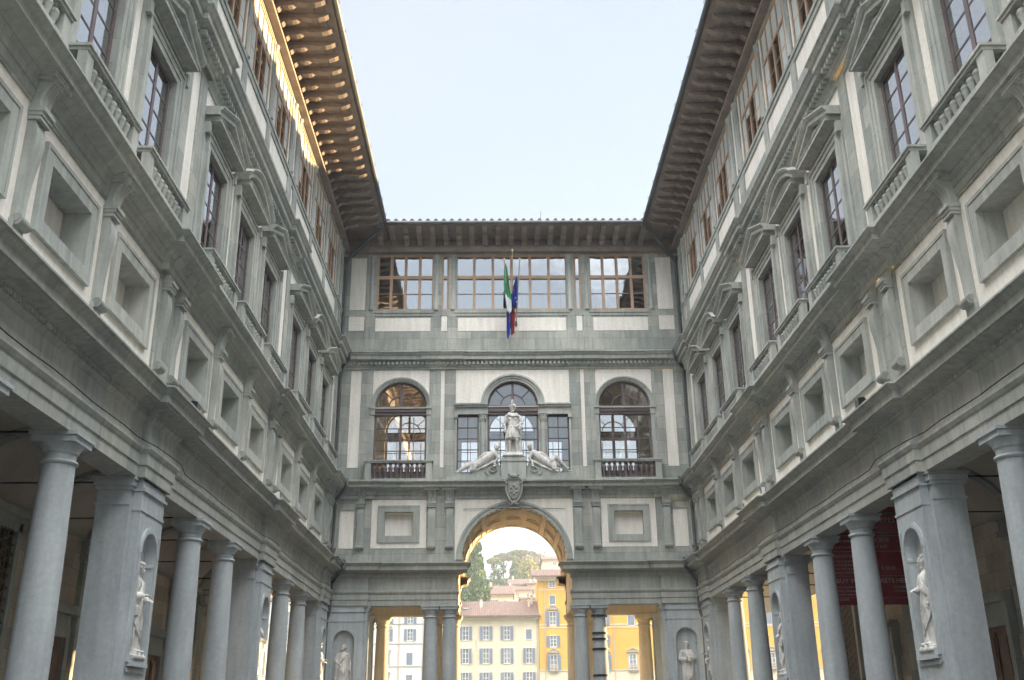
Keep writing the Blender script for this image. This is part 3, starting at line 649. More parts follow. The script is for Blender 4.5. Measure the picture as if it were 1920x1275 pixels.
# ------------------------------------------------------------------ the block across the end of the court
def end_block():
    b = root('palace_end_block', (0, WALLY, 0), 'grey palace block closing the court, pierced by a tall round arch', 'building')
    put2 = lambda n, me, u=0: put(n, me, b, 'F', u)
    DEP = 5.4
    # entablatures left and right of the arch, front and back; the back row's ochre paints in warm sunlight
    for sx in (-1, 1):
        for back in (0, 1):
            m = M('grey_sandstone_carved' if not back else 'ochre_plaster_and_glow'); br = [(7.0, 9.1)]
            if back: run(m, [(p*.8 if p > 0 else p, z) for p, z in ENT], 2.8, 9.4, [], e0='m', base=.09, back=-.6)
            else:
                run(m, ENT, 2.8, 9.0, br, e=.17, base=.09, e0='m', back=-.6)
                u = 2.9
                while u < 8.9: m.box(u-.03, u+.03, -.24-(.17 if u > 7 else 0), -.15, 8.235, 8.325); u += .115
            if sx < 0: m.v = [(-x, y, z) for x, y, z in m.v]
            if back: m.v = [(x, DEP-y, z) for x, y, z in m.v]
            put2('entablature', m.mesh('entablature'))
            # lintel body
            m = M('grey_sandstone' if not back else 'ochre_plaster_and_glow'); x0, x1 = sorted((sx*2.8, sx*9.0)); ya, yb = (.0, .6) if not back else (DEP-.6, DEP)
            m.box(x0, x1, ya, yb, 6.86, 8.84); put2('lintel', m.mesh('lintel'))
            for cx in (3.12, 4.02):
                o = link('portico_column', cached('col', me_column) if not back else cached('colb', lambda: rebody(me_column(), 'ochre_plaster_and_glow')), b, (sx*cx, WALLY if not back else WALLY+DEP, 0), 0 if not back else pi, keep=True)
                sub('capital', cached('cap', me_capital) if not back else cached('capb', lambda: rebody(me_capital(), 'ochre_plaster_and_glow')), o)
            if not back: put2('niche_pier', cached('pierF', lambda: me_pier(.2, 1.05, .9)), sx*8.05)
            else:
                link('niche_pier', cached('pier', me_pier), b, (sx*8.25, WALLY+DEP, 0), pi, keep=True)
                o = link('portico_column', cached('colb', None), b, (sx*6.85, WALLY+DEP, 0), pi, keep=True); sub('capital', cached('capb', None), o)
        # side walls of the arch passage above the columns, ceiling of the side passages
        m = M('ochre_plaster_and_glow'); x0, x1 = sorted((sx*2.6, sx*2.8)); m.box(x0, x1, .02, DEP-.02, 8.82, 9.02)
        x0, x1 = sorted((sx*2.8, sx*9.0)); m.quad((x0, 0.3, 8.6), (x1, .3, 8.6), (x1, DEP-.3, 8.6), (x0, DEP-.3, 8.6))
        m.box(min(sx*2.8, sx*3.4), max(sx*2.8, sx*3.4), .6, DEP-.6, 6.87, 8.83)
        put2('passage_ceiling', m.mesh('passage_ceiling'))
    # ---- coffered vault
    m = M('ochre_plaster_and_glow', 'grey_sandstone_carved'); r = 2.55; zs = 9.0; seg = 36
    m.strip([[(r*cos(pi*i/seg), y, zs+r*sin(pi*i/seg)) for y in (.1, DEP-.1)] for i in range(seg+1)], 0)
    def frame(a0, a1, y0, y1, w=.05, t=.05):
        for (aa, ab, ya, yb) in ((a0, a1, y0, y0+w), (a0, a1, y1-w, y1), (a0, a0+w/r, y0, y1), (a1-w/r, a1, y0, y1)):
            secs = []
            for i in range(7):
                a = aa+(ab-aa)*i/6; secs.append([(rr*cos(a), y, zs+rr*sin(a)) for rr, y in ((r, ya), (r-t, ya), (r-t, yb), (r, yb))])
            m.strip(secs, 0, closed=True)
    for j, (ya, yb) in enumerate(((.45, 2.5), (2.9, 4.95))):
        for k in range(7):
            a0 = .10+k*(pi-.2)/7+.06; a1 = .10+(k+1)*(pi-.2)/7-.06
            frame(a0, a1, ya, yb); frame(a0+.07, a1-.07, ya+.25, yb-.25, .04, .03)
    put2('arch_vault', m.mesh('arch_vault', True, 30))
    for back in (0, 1):
        y = 0 if not back else DEP
        m = M('grey_sandstone', 'lime_plaster') if not back else M('ochre_plaster_and_glow', 'ochre_plaster_and_glow')
        # mezzanine wall with the arch
        rect = 2.94
        wall(m, -9.0, 9.0, 8.84, 12.0, [(-rect, rect, 8.84, 12.0, ''), (-6.66+.3, -4.94, 10.15, 11.3, ''), (4.94, 6.36, 10.15, 11.3, '')] if not back else [(-rect, rect, 8.84, 12.0, '')], 0, depth=.3, backface=True)
        wall(m, -rect, rect, 8.84, 9.0, [(-2.55, 2.55, 8.84, 9.0, '')], 0, depth=.3); spandrel(m, 0, 2.55, 9.0, -rect, rect, 12.0, depth=.3, mi=1)
        # main floor
        ah = 1.33
        H = [(-5.72-ah, -5.72+ah, 13.3, 16.75, 'lrb'), (5.72-ah, 5.72+ah, 13.3, 16.75, 'lrb'), (-1.3, 1.3, 13.3, 16.8, 'lrb'), (-2.85, -1.75, 13.3, 16.3), (1.75, 2.85, 13.3, 16.3)]
        Tops = [(-5.72-ah, -5.72+ah, 16.75, 18.3, ''), (5.72-ah, 5.72+ah, 16.75, 18.3, ''), (-1.3, 1.3, 16.8, 18.3, '')]
        wall(m, -9.0, 9.0, 12.8, 18.75, H+Tops, 0, depth=.4)
        spandrel(m, -5.72, ah, 16.75, -5.72-ah, -5.72+ah, 18.3, depth=.4, mi=0); spandrel(m, 5.72, ah, 16.75, 5.72-ah, 5.72+ah, 18.3, depth=.4, mi=0); spandrel(m, 0, 1.3, 16.8, -1.3, 1.3, 18.3, depth=.4, mi=0)
        TW = [(-7.2, -4.15, 22.08, 25.32), (4.15, 7.2, 22.08, 25.32), (-3.0, 3.0, 22.08, 25.32), (-3.74, -3.36, 22.08, 25.32), (3.36, 3.74, 22.08, 25.32)]
        wall(m, -9.0, 9.0, 19.6, 26.2, TW, 0, depth=.3)
        if back: m.v = [(x, DEP-y_, z) for x, y_, z in m.v]
        put2('court_wall', m.mesh('court_wall'))
    # plaster fields
    m = M('lime_plaster')
    def pl(x0, x1, z0, z1, p=.02): m.box(x0, x1, -p, .02, z0, z1)
    for sx in (-1, 1):
        def P(x0, x1, z0, z1, p=.02): pl(min(sx*x0, sx*x1), max(sx*x0, sx*x1), z0, z1, p)
        P(7.85, 8.55, 9.57, 11.45)
        # around the blind window
        P(4.30, 7.0, 11.64, 11.94); P(4.30, 7.0, 9.57, 9.85); P(4.30, 4.64, 9.85, 11.64); P(6.66, 7.0, 9.85, 11.64)
        P(7.78, 8.33, 13.57, 18.70); P(3.50, 3.69, 13.57, 18.70)
        P(7.78, 8.60, 20.92, 21.74); P(7.78, 8.60, 22.10, 25.12); P(4.30, 7.20, 20.88, 21.62); P(3.42, 3.72, 20.88, 21.74)
    pl(-2.85, 2.85, 20.88, 21.62)
    for xc, rr, x0, x1 in ((-5.72, 1.62, -7.18, -4.28), (5.72, 1.62, 4.28, 7.18), (0, 1.62, -2.92, 2.92)):
        zs_ = 16.86 if xc == 0 else 16.8
        q = M('lime_plaster'); 
        if xc != 0: m.box(x0, xc-rr+.0, -.02, .02, 16.2, zs_) if x0 < xc-rr else None
        m2 = M('lime_plaster'); spandrel(m2, xc, rr if xc == 0 else 1.46, zs_, x0, x1, 18.70, p=.02, depth=.02, back=False); m.add(m2.v, m2.f, 0)
    put2('plaster_field', m.mesh('plaster_field'))
    # arch ring, cornices
    m = M('grey_sandstone_carved')
    ring(m, 0, 9.0, 2.55, 2.78, -.3, .05); ring(m, 0, 9.0, 2.72, 2.84, .0, .09); put2('archivolt', m.mesh('archivolt', True, 30))
    m = M('grey_sandstone_carved'); run(m, COR2, -9.0, 9.0, [(-9.1, -6.9), (6.9, 9.1)], e=.12, base=.06)
    for u in (-7.52, -4.04, -3.16, 3.16, 4.04, 7.52): m.box(u-.36, u+.36, -.44, -.1, 12.36, 12.475)
    put2('middle_cornice', m.mesh('middle_cornice'))
    m = M('grey_sandstone_carved'); run(m, COR3, -9.0, 9.0, [(-9.1, -7.3), (-4.35, -2.9), (2.9, 4.35), (7.3, 9.1)], e=.06, base=.06)
    u = -8.6
    while u < 8.7: m.box(u-.06, u+.06, -.32, -.12, 18.94, 19.09); u += .22
    put2('upper_cornice', m.mesh('upper_cornice'))
    m = M('grey_sandstone')
    for x0, x1, z0, z1, p in ((-9, 9, 21.74, 21.92, .04), (-7.35, -4.1, 21.9, 22.07, .08), (4.1, 7.35, 21.9, 22.07, .08), (-3.1, 3.1, 21.9, 22.07, .08)): m.box(x0, x1, -p, .02, z0, z1)
    for sx in (-1, 1):
        for a, d in ((2.93, 3.48), (3.71, 4.27), (7.2, 7.76), (8.35, 9.0)): m.box(min(sx*a, sx*d), max(sx*a, sx*d), -.05, .02, 12.82, 18.72)
        for a, d in ((2.93, 3.36), (3.8, 4.2), (7.25, 7.74)): m.box(min(sx*a, sx*d), max(sx*a, sx*d), -.05, .02, 19.62, 25.5)
        for a, d in ((2.90, 4.28), (7.02, 7.82), (8.57, 9.0)): m.box(min(sx*a, sx*d), max(sx*a, sx*d), -.05, .02, 8.86, 11.96)
        m.box(min(sx*7.84, sx*8.56), max(sx*7.84, sx*8.56), -.09, 0, 11.45, 11.53)
    put2('stone_dressing', m.mesh('stone_dressing'))
    for u in (-8.85, -7.52, -4.04, -3.16, 3.16, 4.04, 7.52, 8.85): put2('scroll_console', cached('con', me_console), u)
    for u in (-5.65, 5.65): put2('blind_window', cached('panF', lambda: me_panel(1.0, 9.87, 11.62, .29, .3)), u)
    # side arched windows
    def me_arch_win(half, zs, r, cols=4, low=13.3, trans=16.22):
        m = M('dark_sash', 'grey_sandstone_carved'); y = .2; t = .09
        for sx in (-1, 1): m.box(min(sx*half, sx*(half-.09)), max(sx*half, sx*(half-.09)), y-t/2, y+t/2, low, zs)
        m.box(-half, half, y-t/2, y+t/2, low, low+.1)
        m.box(-.06, .06, y-t/2-.01, y+t/2+.01, low, zs+r)
        for sx in (-1, 1): m.box(sx*half*.5-.02, sx*half*.5+.02, y-.03, y+.03, low, trans)
        for k in range(1, 5): z = low+(trans-low)*k/5; m.box(-half, half, y-.025, y+.025, z-.02, z+.02)
        ring(m, 0, zs, r-.09, r, -y-t/2, -y+t/2, 0); ring(m, 0, zs, r*.46, r*.46+.05, -y-.03, -y+.03, 0)
        for a in (pi*.25, pi*.75): m.tube([(r*.46*cos(a), y, zs+r*.46*sin(a)), ((r-.05)*cos(a), y, zs+(r-.05)*sin(a))], .025, 4, 0)
        m.box(-half, half, y-.05, y+.05, zs-.04, zs+.06, 0)
        m.box(-half, half, .04, .3, trans+.10, trans+.24, 0); m.box(-half, half, -.02, .3, trans+.24, zs-.12, 0); m.box(-half, half, -.07, .3, zs-.12, zs-.05, 1)
        return m.mesh('arched_window', False)
    def me_arch_pane(half, zs, r, low=13.3):
        m = M('clear_glass'); m.add([(-half, .23, low), (half, .23, low)]+[(r*cos(pi*i/24), .23, zs+r*sin(pi*i/24)) for i in range(25)], [tuple(range(27))]); return m.mesh('glass_pane')
    for back in (0, 1):
        for u in (-5.72, 5.72):
            o = link('arched_window', cached('aw', lambda: me_arch_win(1.33, 16.75, 1.33)), b, (u, WALLY if not back else WALLY+DEP, 0), 0 if not back else pi, keep=True)
            sub('glass_pane', cached('awp', lambda: me_arch_pane(1.33, 16.75, 1.33)), o)
        o = link('arched_window', cached('awc', lambda: me_arch_win(1.3, 16.8, 1.3)), b, (0, WALLY if not back else WALLY+DEP, 0), 0 if not back else pi, keep=True)
        sub('glass_pane', cached('awcp', lambda: me_arch_pane(1.3, 16.8, 1.3)), o)
        for u in (-2.3, 2.3):
            o = link('side_light', cached('sl', lambda: me_sash(.55, 13.3, 16.3, 2, 5, .2, fw=.06, mull=.04)), b, (u, WALLY if not back else WALLY+DEP, 0), 0 if not back else pi, keep=True)
            sub('glass_pane', cached('slp', lambda: me_pane(.55, 13.3, 16.3, .22, 'clear_glass')), o)
    def me_arch_sur():
        m = M('grey_sandstone_carved'); ring(m, 0, 16.75, 1.33, 1.42, -.2, .05); ring(m, 0, 16.75, 1.40, 1.50, .0, .10); ring(m, 0, 16.75, 1.48, 1.55, .0, .15)
        for sx in (-1, 1):
            m.box(min(sx*1.33, sx*1.5), max(sx*1.33, sx*1.5), -.06, .02, 12.82, 16.3); m.box(min(sx*1.30, sx*1.58), max(sx*1.30, sx*1.58), -.16, .02, 16.62, 16.75); m.box(min(sx*1.31, sx*1.54), max(sx*1.31, sx*1.54), -.10, .02, 16.3, 16.62)
        return m.mesh('window_surround', True, 30)
    for u in (-5.72, 5.72):
        put2('window_surround', cached('asur', me_arch_sur), u)
        r = put2('balcony', cached('railF', lambda: me_balc_rail(1.66, .40, 13.86)), u)
        for i in range(10):
            o = sub('baluster', cached('balF', lambda: me_baluster(12.93, 13.73, 1.1, 'dark_sash')), r); o.location = (-1.2+2.4*i/9, -.27, 0)
    m = M('grey_sandstone_carved')
    ring(m, 0, 16.8, 1.3, 1.42, -.2, .08); ring(m, 0, 16.8, 1.42, 1.56, .0, .13); ring(m, 0, 16.8, 1.54, 1.64, .0, .2)
    for sx in (-1, 1):
        for z0, z1, p, x1 in ((16.3, 16.45, .10, 2.92), (16.45, 16.68, .08, 2.92), (16.68, 16.78, .18, 2.95), (16.78, 16.86, .25, 2.98)): m.box(min(sx*1.28, sx*x1), max(sx*1.28, sx*x1), -p, .25, z0, z1)
        m.lathe((sx*1.53, .02, 0), [(0, 13.1), (.22, 13.1), (.22, 13.2), (.17, 13.3), (.165, 14.5), (.145, 15.9), (.17, 15.93), (.16, 15.98), (.2, 16.1), (.24, 16.2), (.17, 16.22), (.25, 16.30), (0, 16.30)], 20)
        for k in range(8):
            a = k*pi/4; m.ell((sx*1.53+.2*cos(a), .02+.2*sin(a), 16.08), (.04, .04, .09), seg=8); m.ell((sx*1.53+.19*cos(a+.4), .02+.19*sin(a+.4), 16.22), (.05, .05, .05), seg=8)
        m.box(min(sx*2.85, sx*2.95), max(sx*2.85, sx*2.95), -.12, .1, 13.1, 16.1); m.box(min(sx*2.8, sx*2.98), max(sx*2.8, sx*2.98), -.18, .1, 16.1, 16.3)
    put2('central_window_order', m.mesh('central_window_order', True, 35))
    # top loggia windows
    def me_top(half, n, upper=True):
        m = M('window_timber'); y = .10; t = .12; z0, zm, z1 = 22.08, 24.0, 25.32
        for za, zb in ((z0, z0+.09), (zm-.09, zm+.09), (z1-.11, z1)): m.box(-half, half, y-t/2-.01, y+t/2+.01, za, zb)
        for i in range(n+1):
            x = -half+2*half*i/n; w = .10 if 0 < i < n else .16; xa, xb = max(x-w/2-.02, -half), min(x+w/2+.02, half); m.box(xa, xb, y-t/2, y+t/2, z0+.09, z1-.11)
        if n > 1: m.box(-half, half, y-.02, y+.02, 23.04, 23.07)
        return m.mesh('loggia_window')
    for u, half, n in ((-5.68, 1.52, 4), (5.68, 1.52, 4), (0, 3.0, 6), (-3.55, .19, 1), (3.55, .19, 1)):
        for back in (0, 1):
            o = link('loggia_window', cached('tw%s' % half, lambda: me_top(half, n)), b, (u, WALLY if not back else WALLY+DEP, 0), 0 if not back else pi, keep=True)
            sub('glass_pane', cached('twp%s' % half, lambda: me_pane(half, 22.1, 25.3, .13, 'loggia_glass')), o)
    for u in (-7.45, -4.02, -3.12, 3.12, 4.02, 7.45): put2('loggia_column', cached('lc', None), u)
    # rooms
    m = M('room_wall', 'ceiling_dark')
    for z0, z1 in ((12.9, 18.72), (19.72, 25.9)):
        m.quad((-9, .4, z0), (9, .4, z0), (9, DEP-.4, z0), (-9, DEP-.4, z0), 1); m.quad((-9, .4, z1), (9, .4, z1), (9, DEP-.4, z1), (-9, DEP-.4, z1), 0)
        for x in (-9, 9): m.quad((x, .3, z0), (x, DEP-.3, z0), (x, DEP-.3, z1), (x, .3, z1), 0)
    for x in (-3, 3): m.box(x-.1, x+.1, .5, DEP-.5, 17.9, 18.7, 0); m.box(x-.1, x+.1, .5, DEP-.5, 25.4, 25.88, 0)
    put2('upper_rooms', m.mesh('upper_rooms'))
    # eaves and roof
    L = 1.9
    for i in range(21): put2('eave_bracket', cached('brF', lambda: me_bracket(L)), -7.0+.7*i)
    m = M('eave_timber'); m.box(-8.9, 8.9, -.34, 0, 25.36, 25.52); m.box(-8.9, 8.9, -.24, 0, 25.52, 25.72); m.box(-8.9, 8.9, -.1, 0, 25.72, 26.16); m.box(-8.9, 8.9, -L, DEP+L, 26.165, 26.245)
    put2('eave_soffit', m.mesh('eave_soffit'))
    m = M('roof_tile'); m.prism([(-L-.03, 26.25), (-L-.03, 26.33), (6.4, 29.5), (11, 26.33), (11, 26.25)], 'x', -17, 17)  # unseen ridge made high and wide to shade the left wing's far end
    for i in range(42):
        x = -8.6+.42*i; m.tube([(x, -L-.10, 26.36), (x, 6.4, 29.55)], .11, 8)
    put2('roof', m.mesh('roof', True))
    m = M('grey_metal'); m.tube([(-6.9, -L-.12, 26.24), (7.1, -L-.12, 26.24)], .10, 8)
    m.tube([(1.6, -.9, 26.6), (1.6, -.9, 27.5)], .012, 5); put2('gutter', m.mesh('gutter', True))
    # down pipes in the corners
    for sx, gx in ((-1, -6.75), (1, 7.05)):
        m = M('grey_metal')
        c = lambda d, z: (sx*(8.86-d), -.14-d, z)
        m.tube([(gx, -2.0, 26.2), (gx+sx*.05, -1.95, 25.95), (sx*8.55, -.45, 25.2), (sx*8.72, -.28, 24.95), c(0, 24.7), c(0, 19.9), c(.52, 19.6), c(.52, 19.25), c(0, 18.7), c(0, 13.1), c(.72, 12.8), c(.72, 12.5), c(.1, 11.9), c(.05, 9.2), c(.78, 8.85), c(.78, 8.5), c(.12, 7.9), c(.1, 6.7), c(.0, 6.2), c(0, .1)], .075, 10)
        m.tube([(gx+sx*.25, -1.7, 26.1), (gx+sx*.3, -1.6, 25.9), (sx*8.5, -.3, 25.1)], .06, 8)
        m.lathe((sx*8.86, -.14, 0), [(0, 24.75), (.1, 24.75), (.14, 25.0), (.14, 25.1), (0, 25.1)], 12)
        put2('down_pipe', m.mesh('down_pipe', True))
    # pedestal, scrolls
    m = M('grey_sandstone_carved')
    m.box(-.62, .62, -.62, 0, 12.8, 13.72); m.box(-.66, .66, -.66, 0, 13.72, 13.80); m.box(-.60, .60, -.60, 0, 13.80, 13.98)
    m.box(-.45, .45, -.52, 0, 13.98, 14.10); m.box(-3.3, 3.3, -.55, 0, 12.8, 12.95)
    for sx in (-1, 1):
        pts = [(sx*.64, 12.95), (sx*.66, 13.5), (sx*.85, 13.80), (sx*1.1, 13.86), (sx*1.3, 13.72), (sx*1.65, 13.42), (sx*2.1, 13.22), (sx*2.6, 13.12), (sx*2.95, 13.08), (sx*2.95, 12.95)]
        m.prism(pts if sx > 0 else pts[::-1], 'y', -.42, 0)
        secs = []
        for i in range(30):
            a = -1.0+i*.32; r0 = .40-i*.0115; secs.append([(sx*(1.06+q*cos(a)), -p, 13.38+q*sin(a)) for q, p in ((r0, .42), (r0, .50), (r0-.06, .50), (r0-.06, .42))])
        m.strip(secs, closed=True)
    put2('crowning_scroll', m.mesh('crowning_scroll', True, 30))
    # coat of arms
    m = M('sandstone_relief')
    y = -.78
    sh = [(-.36, 12.62), (-.2, 12.72), (0, 12.68), (.2, 12.72), (.36, 12.62), (.34, 12.2), (.25, 11.9), (.1, 11.72), (0, 11.68), (-.1, 11.72), (-.25, 11.9), (-.34, 12.2)]
    m.prism(sh, 'y', y-.02, -.1); m.prism([(x*.8, 12.2+(z-12.2)*.82) for x, z in sh], 'y', y-.10, y)
    for k in range(6):
        a = pi/2+k*pi/3; m.ell((.15*cos(a), y-.12, 12.22+.2*sin(a)), (.055, .05, .055), seg=10)
    for sx in (-1, 1):
        m.tube([(sx*.1, y-.05, 12.85), (sx*.3, y-.08, 12.82), (sx*.42, y-.08, 12.65), (sx*.36, y-.1, 12.5), (sx*.3, y-.08, 12.6)], .05, 8); m.tube([(sx*.38, y-.04, 12.5), (sx*.40, y-.06, 12.25), (sx*.32, y-.06, 11.95), (sx*.2, y-.08, 11.72), (sx*.08, y-.1, 11.58), (sx*.12, y-.1, 11.48)], .05, 8)
        m.ell((sx*.2, y-.05, 12.98), (.08, .07, .10), seg=8); m.tube([(sx*.05, y-.05, 11.55), (sx*.2, y-.06, 11.5), (sx*.26, y-.06, 11.62)], .04, 6)
    m.ell((0, y-.06, 12.9), (.22, .12, .12), seg=12); m.ell((0, y-.06, 11.6), (.10, .08, .12), seg=10)
    put2('coat_of_arms', m.mesh('coat_of_arms', True, 40))
    # iron straps round one column
    for z in (6.32, 5.52, 5.25, 4.80, 3.62, 3.28):
        m = M('black_iron'); m.lathe((0, .2, 0), [(.30, z-.045), (.385, z-.045), (.385, z+.045), (.30, z+.045)], 24); put2('iron_strap', m.mesh('iron_strap', True), 4.02)
    # tie rod across the arch spandrel
    m = M('black_iron'); m.tube([(-2.5, -.06, 11.45), (-1.3, -.06, 11.47), (2.5, -.06, 11.45)], .012, 5); put2('tie_rod', m.mesh('tie_rod'))
    return b
def rebody(me, mt):
    me.materials.clear(); me.materials.append(MATS[mt]); return me

WL = side_wing('L'); WR = side_wing('R'); EB = end_block()

#==PART2==
# ------------------------------------------------------------------ ground, river, hill
def flat(name, x0, x1, y0, y1, z, mt):
    m = M(mt); m.quad((x0, y0, z), (x1, y0, z), (x1, y1, z), (x0, y1, z)); o = link(name, m.mesh(name)); tag(o, kind='structure'); return o
m = M('paving'); m.box(-60, 60, -60, 62, -1.2, 0); o = link('ground', m.mesh('ground')); tag(o, kind='structure')
m = M('house_stone'); m.box(-60, 60, 62, 62.5, -9, 1.0); m.box(-60, 60, 61.9, 62.6, 1.0, 1.12)
tag(link('embankment_wall', m.mesh('embankment_wall')), 'low stone river parapet beyond the arch', 'wall')
flat('river_water', -1200, 1200, 62.5, 166, -6, 'water')
def hz(x, y):
    t = max(0, min(1, (y-195)/215)); base = 4+46*(t*t*(3-2*t))**.85
    side = math.exp(-((x-4)/85)**2)
    return base*(.35+.65*side)+1.0*noise.noise(Vector((x*.02, y*.02, 0)))
gx = [-1500, -700, -300, -180]+[-120+8*i for i in range(31)]+[180, 300, 700, 1500]; gy = [164, 176, 185]+[195+9*i for i in range(28)]+[500, 700, 1200, 1900]
m = M('hill_ground'); vs_ = []; nx = len(gx)
for y in gy:
    for x in gx: vs_.append((x, y, 2.0 if y < 190 else (hz(x, min(y, 430))-(max(0, y-430))*.03)))
m.add(vs_, [(j*nx+i, j*nx+i+1, (j+1)*nx+i+1, (j+1)*nx+i) for j in range(len(gy)-1) for i in range(nx-1)])
m.add([(-1500, 164, -9), (1500, 164, -9), (1500, 164, 2), (-1500, 164, 2)], [(0, 1, 2, 3)])
tag(link('hill', m.mesh('hill', True)), kind='structure')

# ------------------------------------------------------------------ houses across the river
def me_hwin(w, h, leaf, panes=3, open_=0, curtain=False):
    m = M('house_frame'); m.box(-w/2-.1, w/2+.1, -.10, 0, -h/2-.12, -h/2); m.box(-w/2-.12, w/2+.12, -.12, 0, h/2, h/2+.1)
    for sx in (-1, 1): m.box(min(sx*w/2, sx*(w/2+.08)), max(sx*w/2, sx*(w/2+.08)), -.06, 0, -h/2, h/2)
    m.box(-.05, .05, -.04, .02, -h/2, h/2)
    for sx in (-1, 1): m.box(min(sx*w/2, sx*(w/2-.07)), max(sx*w/2, sx*(w/2-.07)), -.04, .02, -h/2, h/2)
    for k in range(panes+1): z = -h/2+h*k/panes; m.box(-w/2, w/2, -.035, .02, z-.035, z+.035)
    return m.mesh('window_frame')
def me_shut(w, h, sx):
    m = M('shutter_grey'); x0, x1 = sorted((sx*(w/2+.03), sx*(w/2+.03+w/2)))
    m.box(x0, x1, -.14, -.10, -h/2, h/2); k = -h/2+.1
    while k < h/2-.1: m.box(x0+.06, x1-.06, -.165, -.13, k, k+.045); k += .10
    for a, b_ in ((x0, x0+.06), (x1-.06, x1)): m.box(a, b_, -.165, -.14, -h/2, h/2)
    return m.mesh('shutter')
def hwin(b, x, z, y, w=1.1, h=2.0, shut='open', ped=False, balc=False, stone=False):
    fo = link('window', cached(('hw', w, h), lambda: me_hwin(w, h, 0)), b, (x, y, z), keep=True)
    def pane():
        m = M('black_iron' if False else 'house_glass'); m.quad((-w/2, -.005, -h/2), (w/2, -.005, -h/2), (w/2, -.005, h/2), (-w/2, -.005, h/2)); return m.mesh('pane')
    sub('pane', cached(('hp', w, h), pane), fo)
    if shut == 'open':
        for sx in (-1, 1):
            so = sub('shutter', cached(('hs', w, h, sx), lambda: me_shut(w, h, sx)), fo)
            if random.random() < .45: an = -sx*random.uniform(.1, .6); hx = sx*(w/2+.03); so.rotation_euler = (0, 0, an); so.location = (hx-hx*cos(an)-.12*sin(an), -hx*sin(an)-.12+.12*cos(an), 0)
    elif shut == 'closed':
        for sx in (-1, 1): s_ = sub('shutter', cached(('hs', w, h, sx), lambda: me_shut(w, h, sx)), fo); s_.location = (-sx*(w/2+.03), .06, 0)
    if ped:
        def pd():
            m = M('house_stone'); W_ = w/2+.45; m.box(-W_, W_, -.35, 0, h/2+.35, h/2+.47); m.prism([(-W_, h/2+.47), (W_, h/2+.47), (0, h/2+.95)], 'y', -.2, 0)
            for sx in (-1, 1): m.prism([(sx*W_, h/2+.47), (sx*W_, h/2+.57), (0, h/2+1.08), (0, h/2+.95)], 'y', -.38, 0); m.box(min(sx*(w/2+.1), sx*(w/2+.3)), max(sx*(w/2+.1), sx*(w/2+.3)), -.08, 0, -h/2, h/2+.35)
            return m.mesh('window_pediment')
        sub('window_pediment', cached(('hpd', w, h), pd), fo)
    if balc:
        def bl():
            m = M('house_stone'); W_ = w/2+.15; m.box(-W_-.1, W_+.1, -.5, 0, -h/2-.16, -h/2-.04); m.box(-W_, W_, -.48, -.4, -h/2+.78, -h/2+.86)
            for i in range(8): x_ = -W_+.05+(2*W_-.1)*i/7; m.lathe((x_, -.44, 0), [(.05, -h/2-.04), (.035, -h/2+.1), (.075, -h/2+.35), (.03, -h/2+.6), (.05, -h/2+.78)], 8)
            m.box(-W_, W_, -.3, 0, -h/2-.4, -h/2-.16); return m.mesh('window_balcony')
        sub('window_balcony', cached(('hbl', w, h), bl), fo)
    if stone:
        def sn():
            m = M('house_stone')
            for sx in (-1, 1): m.box(min(sx*(w/2), sx*(w/2+.22)), max(sx*(w/2), sx*(w/2+.22)), -.07, 0, -h/2, h/2+.2)
            m.box(-w/2, w/2, -.07, 0, h/2, h/2+.2); m.box(-w/2-.35, w/2+.35, -.25, 0, h/2+.35, h/2+.48); return m.mesh('window_surround')
        sub('window_surround', cached(('hsn', w, h), sn), fo)
    return fo
mat('house_glass', (.12, .14, .15), (.30, .30, .28), streak=0, rough=.08, spec=.6, scale=.5, fine=0, bump=0)
def tiled(m, x0, x1, y0, y1, z0, z1, mi=0, step=.32, ov=.5):
    """mono-pitch tiled slope rising from (y0,z0) to (y1,z1) with rows of barrel tiles"""
    m.add([(x0-ov, y0, z0), (x1+ov, y0, z0), (x1+ov, y1, z1), (x0-ov, y1, z1), (x0-ov, y0, z0-.2), (x1+ov, y0, z0-.2), (x1+ov, y1, z1-.2), (x0-ov, y1, z1-.2)], [(0, 1, 2, 3), (4, 7, 6, 5), (0, 4, 5, 1), (1, 5, 6, 2), (2, 6, 7, 3), (3, 7, 4, 0)], mi)
    x = x0-ov+step/2; d = math.hypot(y1-y0, z1-z0)
    while x < x1+ov:
        m.strip([[(x+.11*cos(a), y, z+.11*sin(a)+.01) for a in (0, pi/4, pi/2, 3*pi/4, pi)] for y, z in ((y0-.03, z0), (y1, z1))], mi); x += step
YB = 170
# cream
b = root('cream_house', (0, YB, 2), 'cream four storey house with grey open shutters under a brown tiled roof', 'house', 'houses across the river')
m = M('cream_render', 'house_stone'); m.box(-7.2, 5.85, YB, YB+12, 2, 17.9); m.box(-7.2, 5.85, YB-.5, YB, 17.55, 17.75, 0); m.box(-7.2, 5.85, YB-.3, YB, 17.3, 17.55, 0)
link('wall', m.mesh('wall'), b, keep=True)
for z, h in ((15.25, 2.1), (11.7, 2.3), (7.9, 2.5), (4.2, 2.3)):
    for i, x in enumerate((-6.05, -2.75, .65, 4.2)):
        if i == 3 and z > 15: hwin(b, x, 15.0, YB, .9, 1.5, 'closed')
        else: hwin(b, x, z, YB, 1.0, h, 'open')
rf = M('roof_tile'); tiled(rf, -7.1, 5.9, YB-1.0, YB+6.5, 17.85, 20.9, ov=.3); tiled(rf, -7.1, 5.9, YB+13, YB+6.5, 17.85, 20.9, ov=.3)
rf = link('roof', rf.mesh('roof'), b, keep=True)
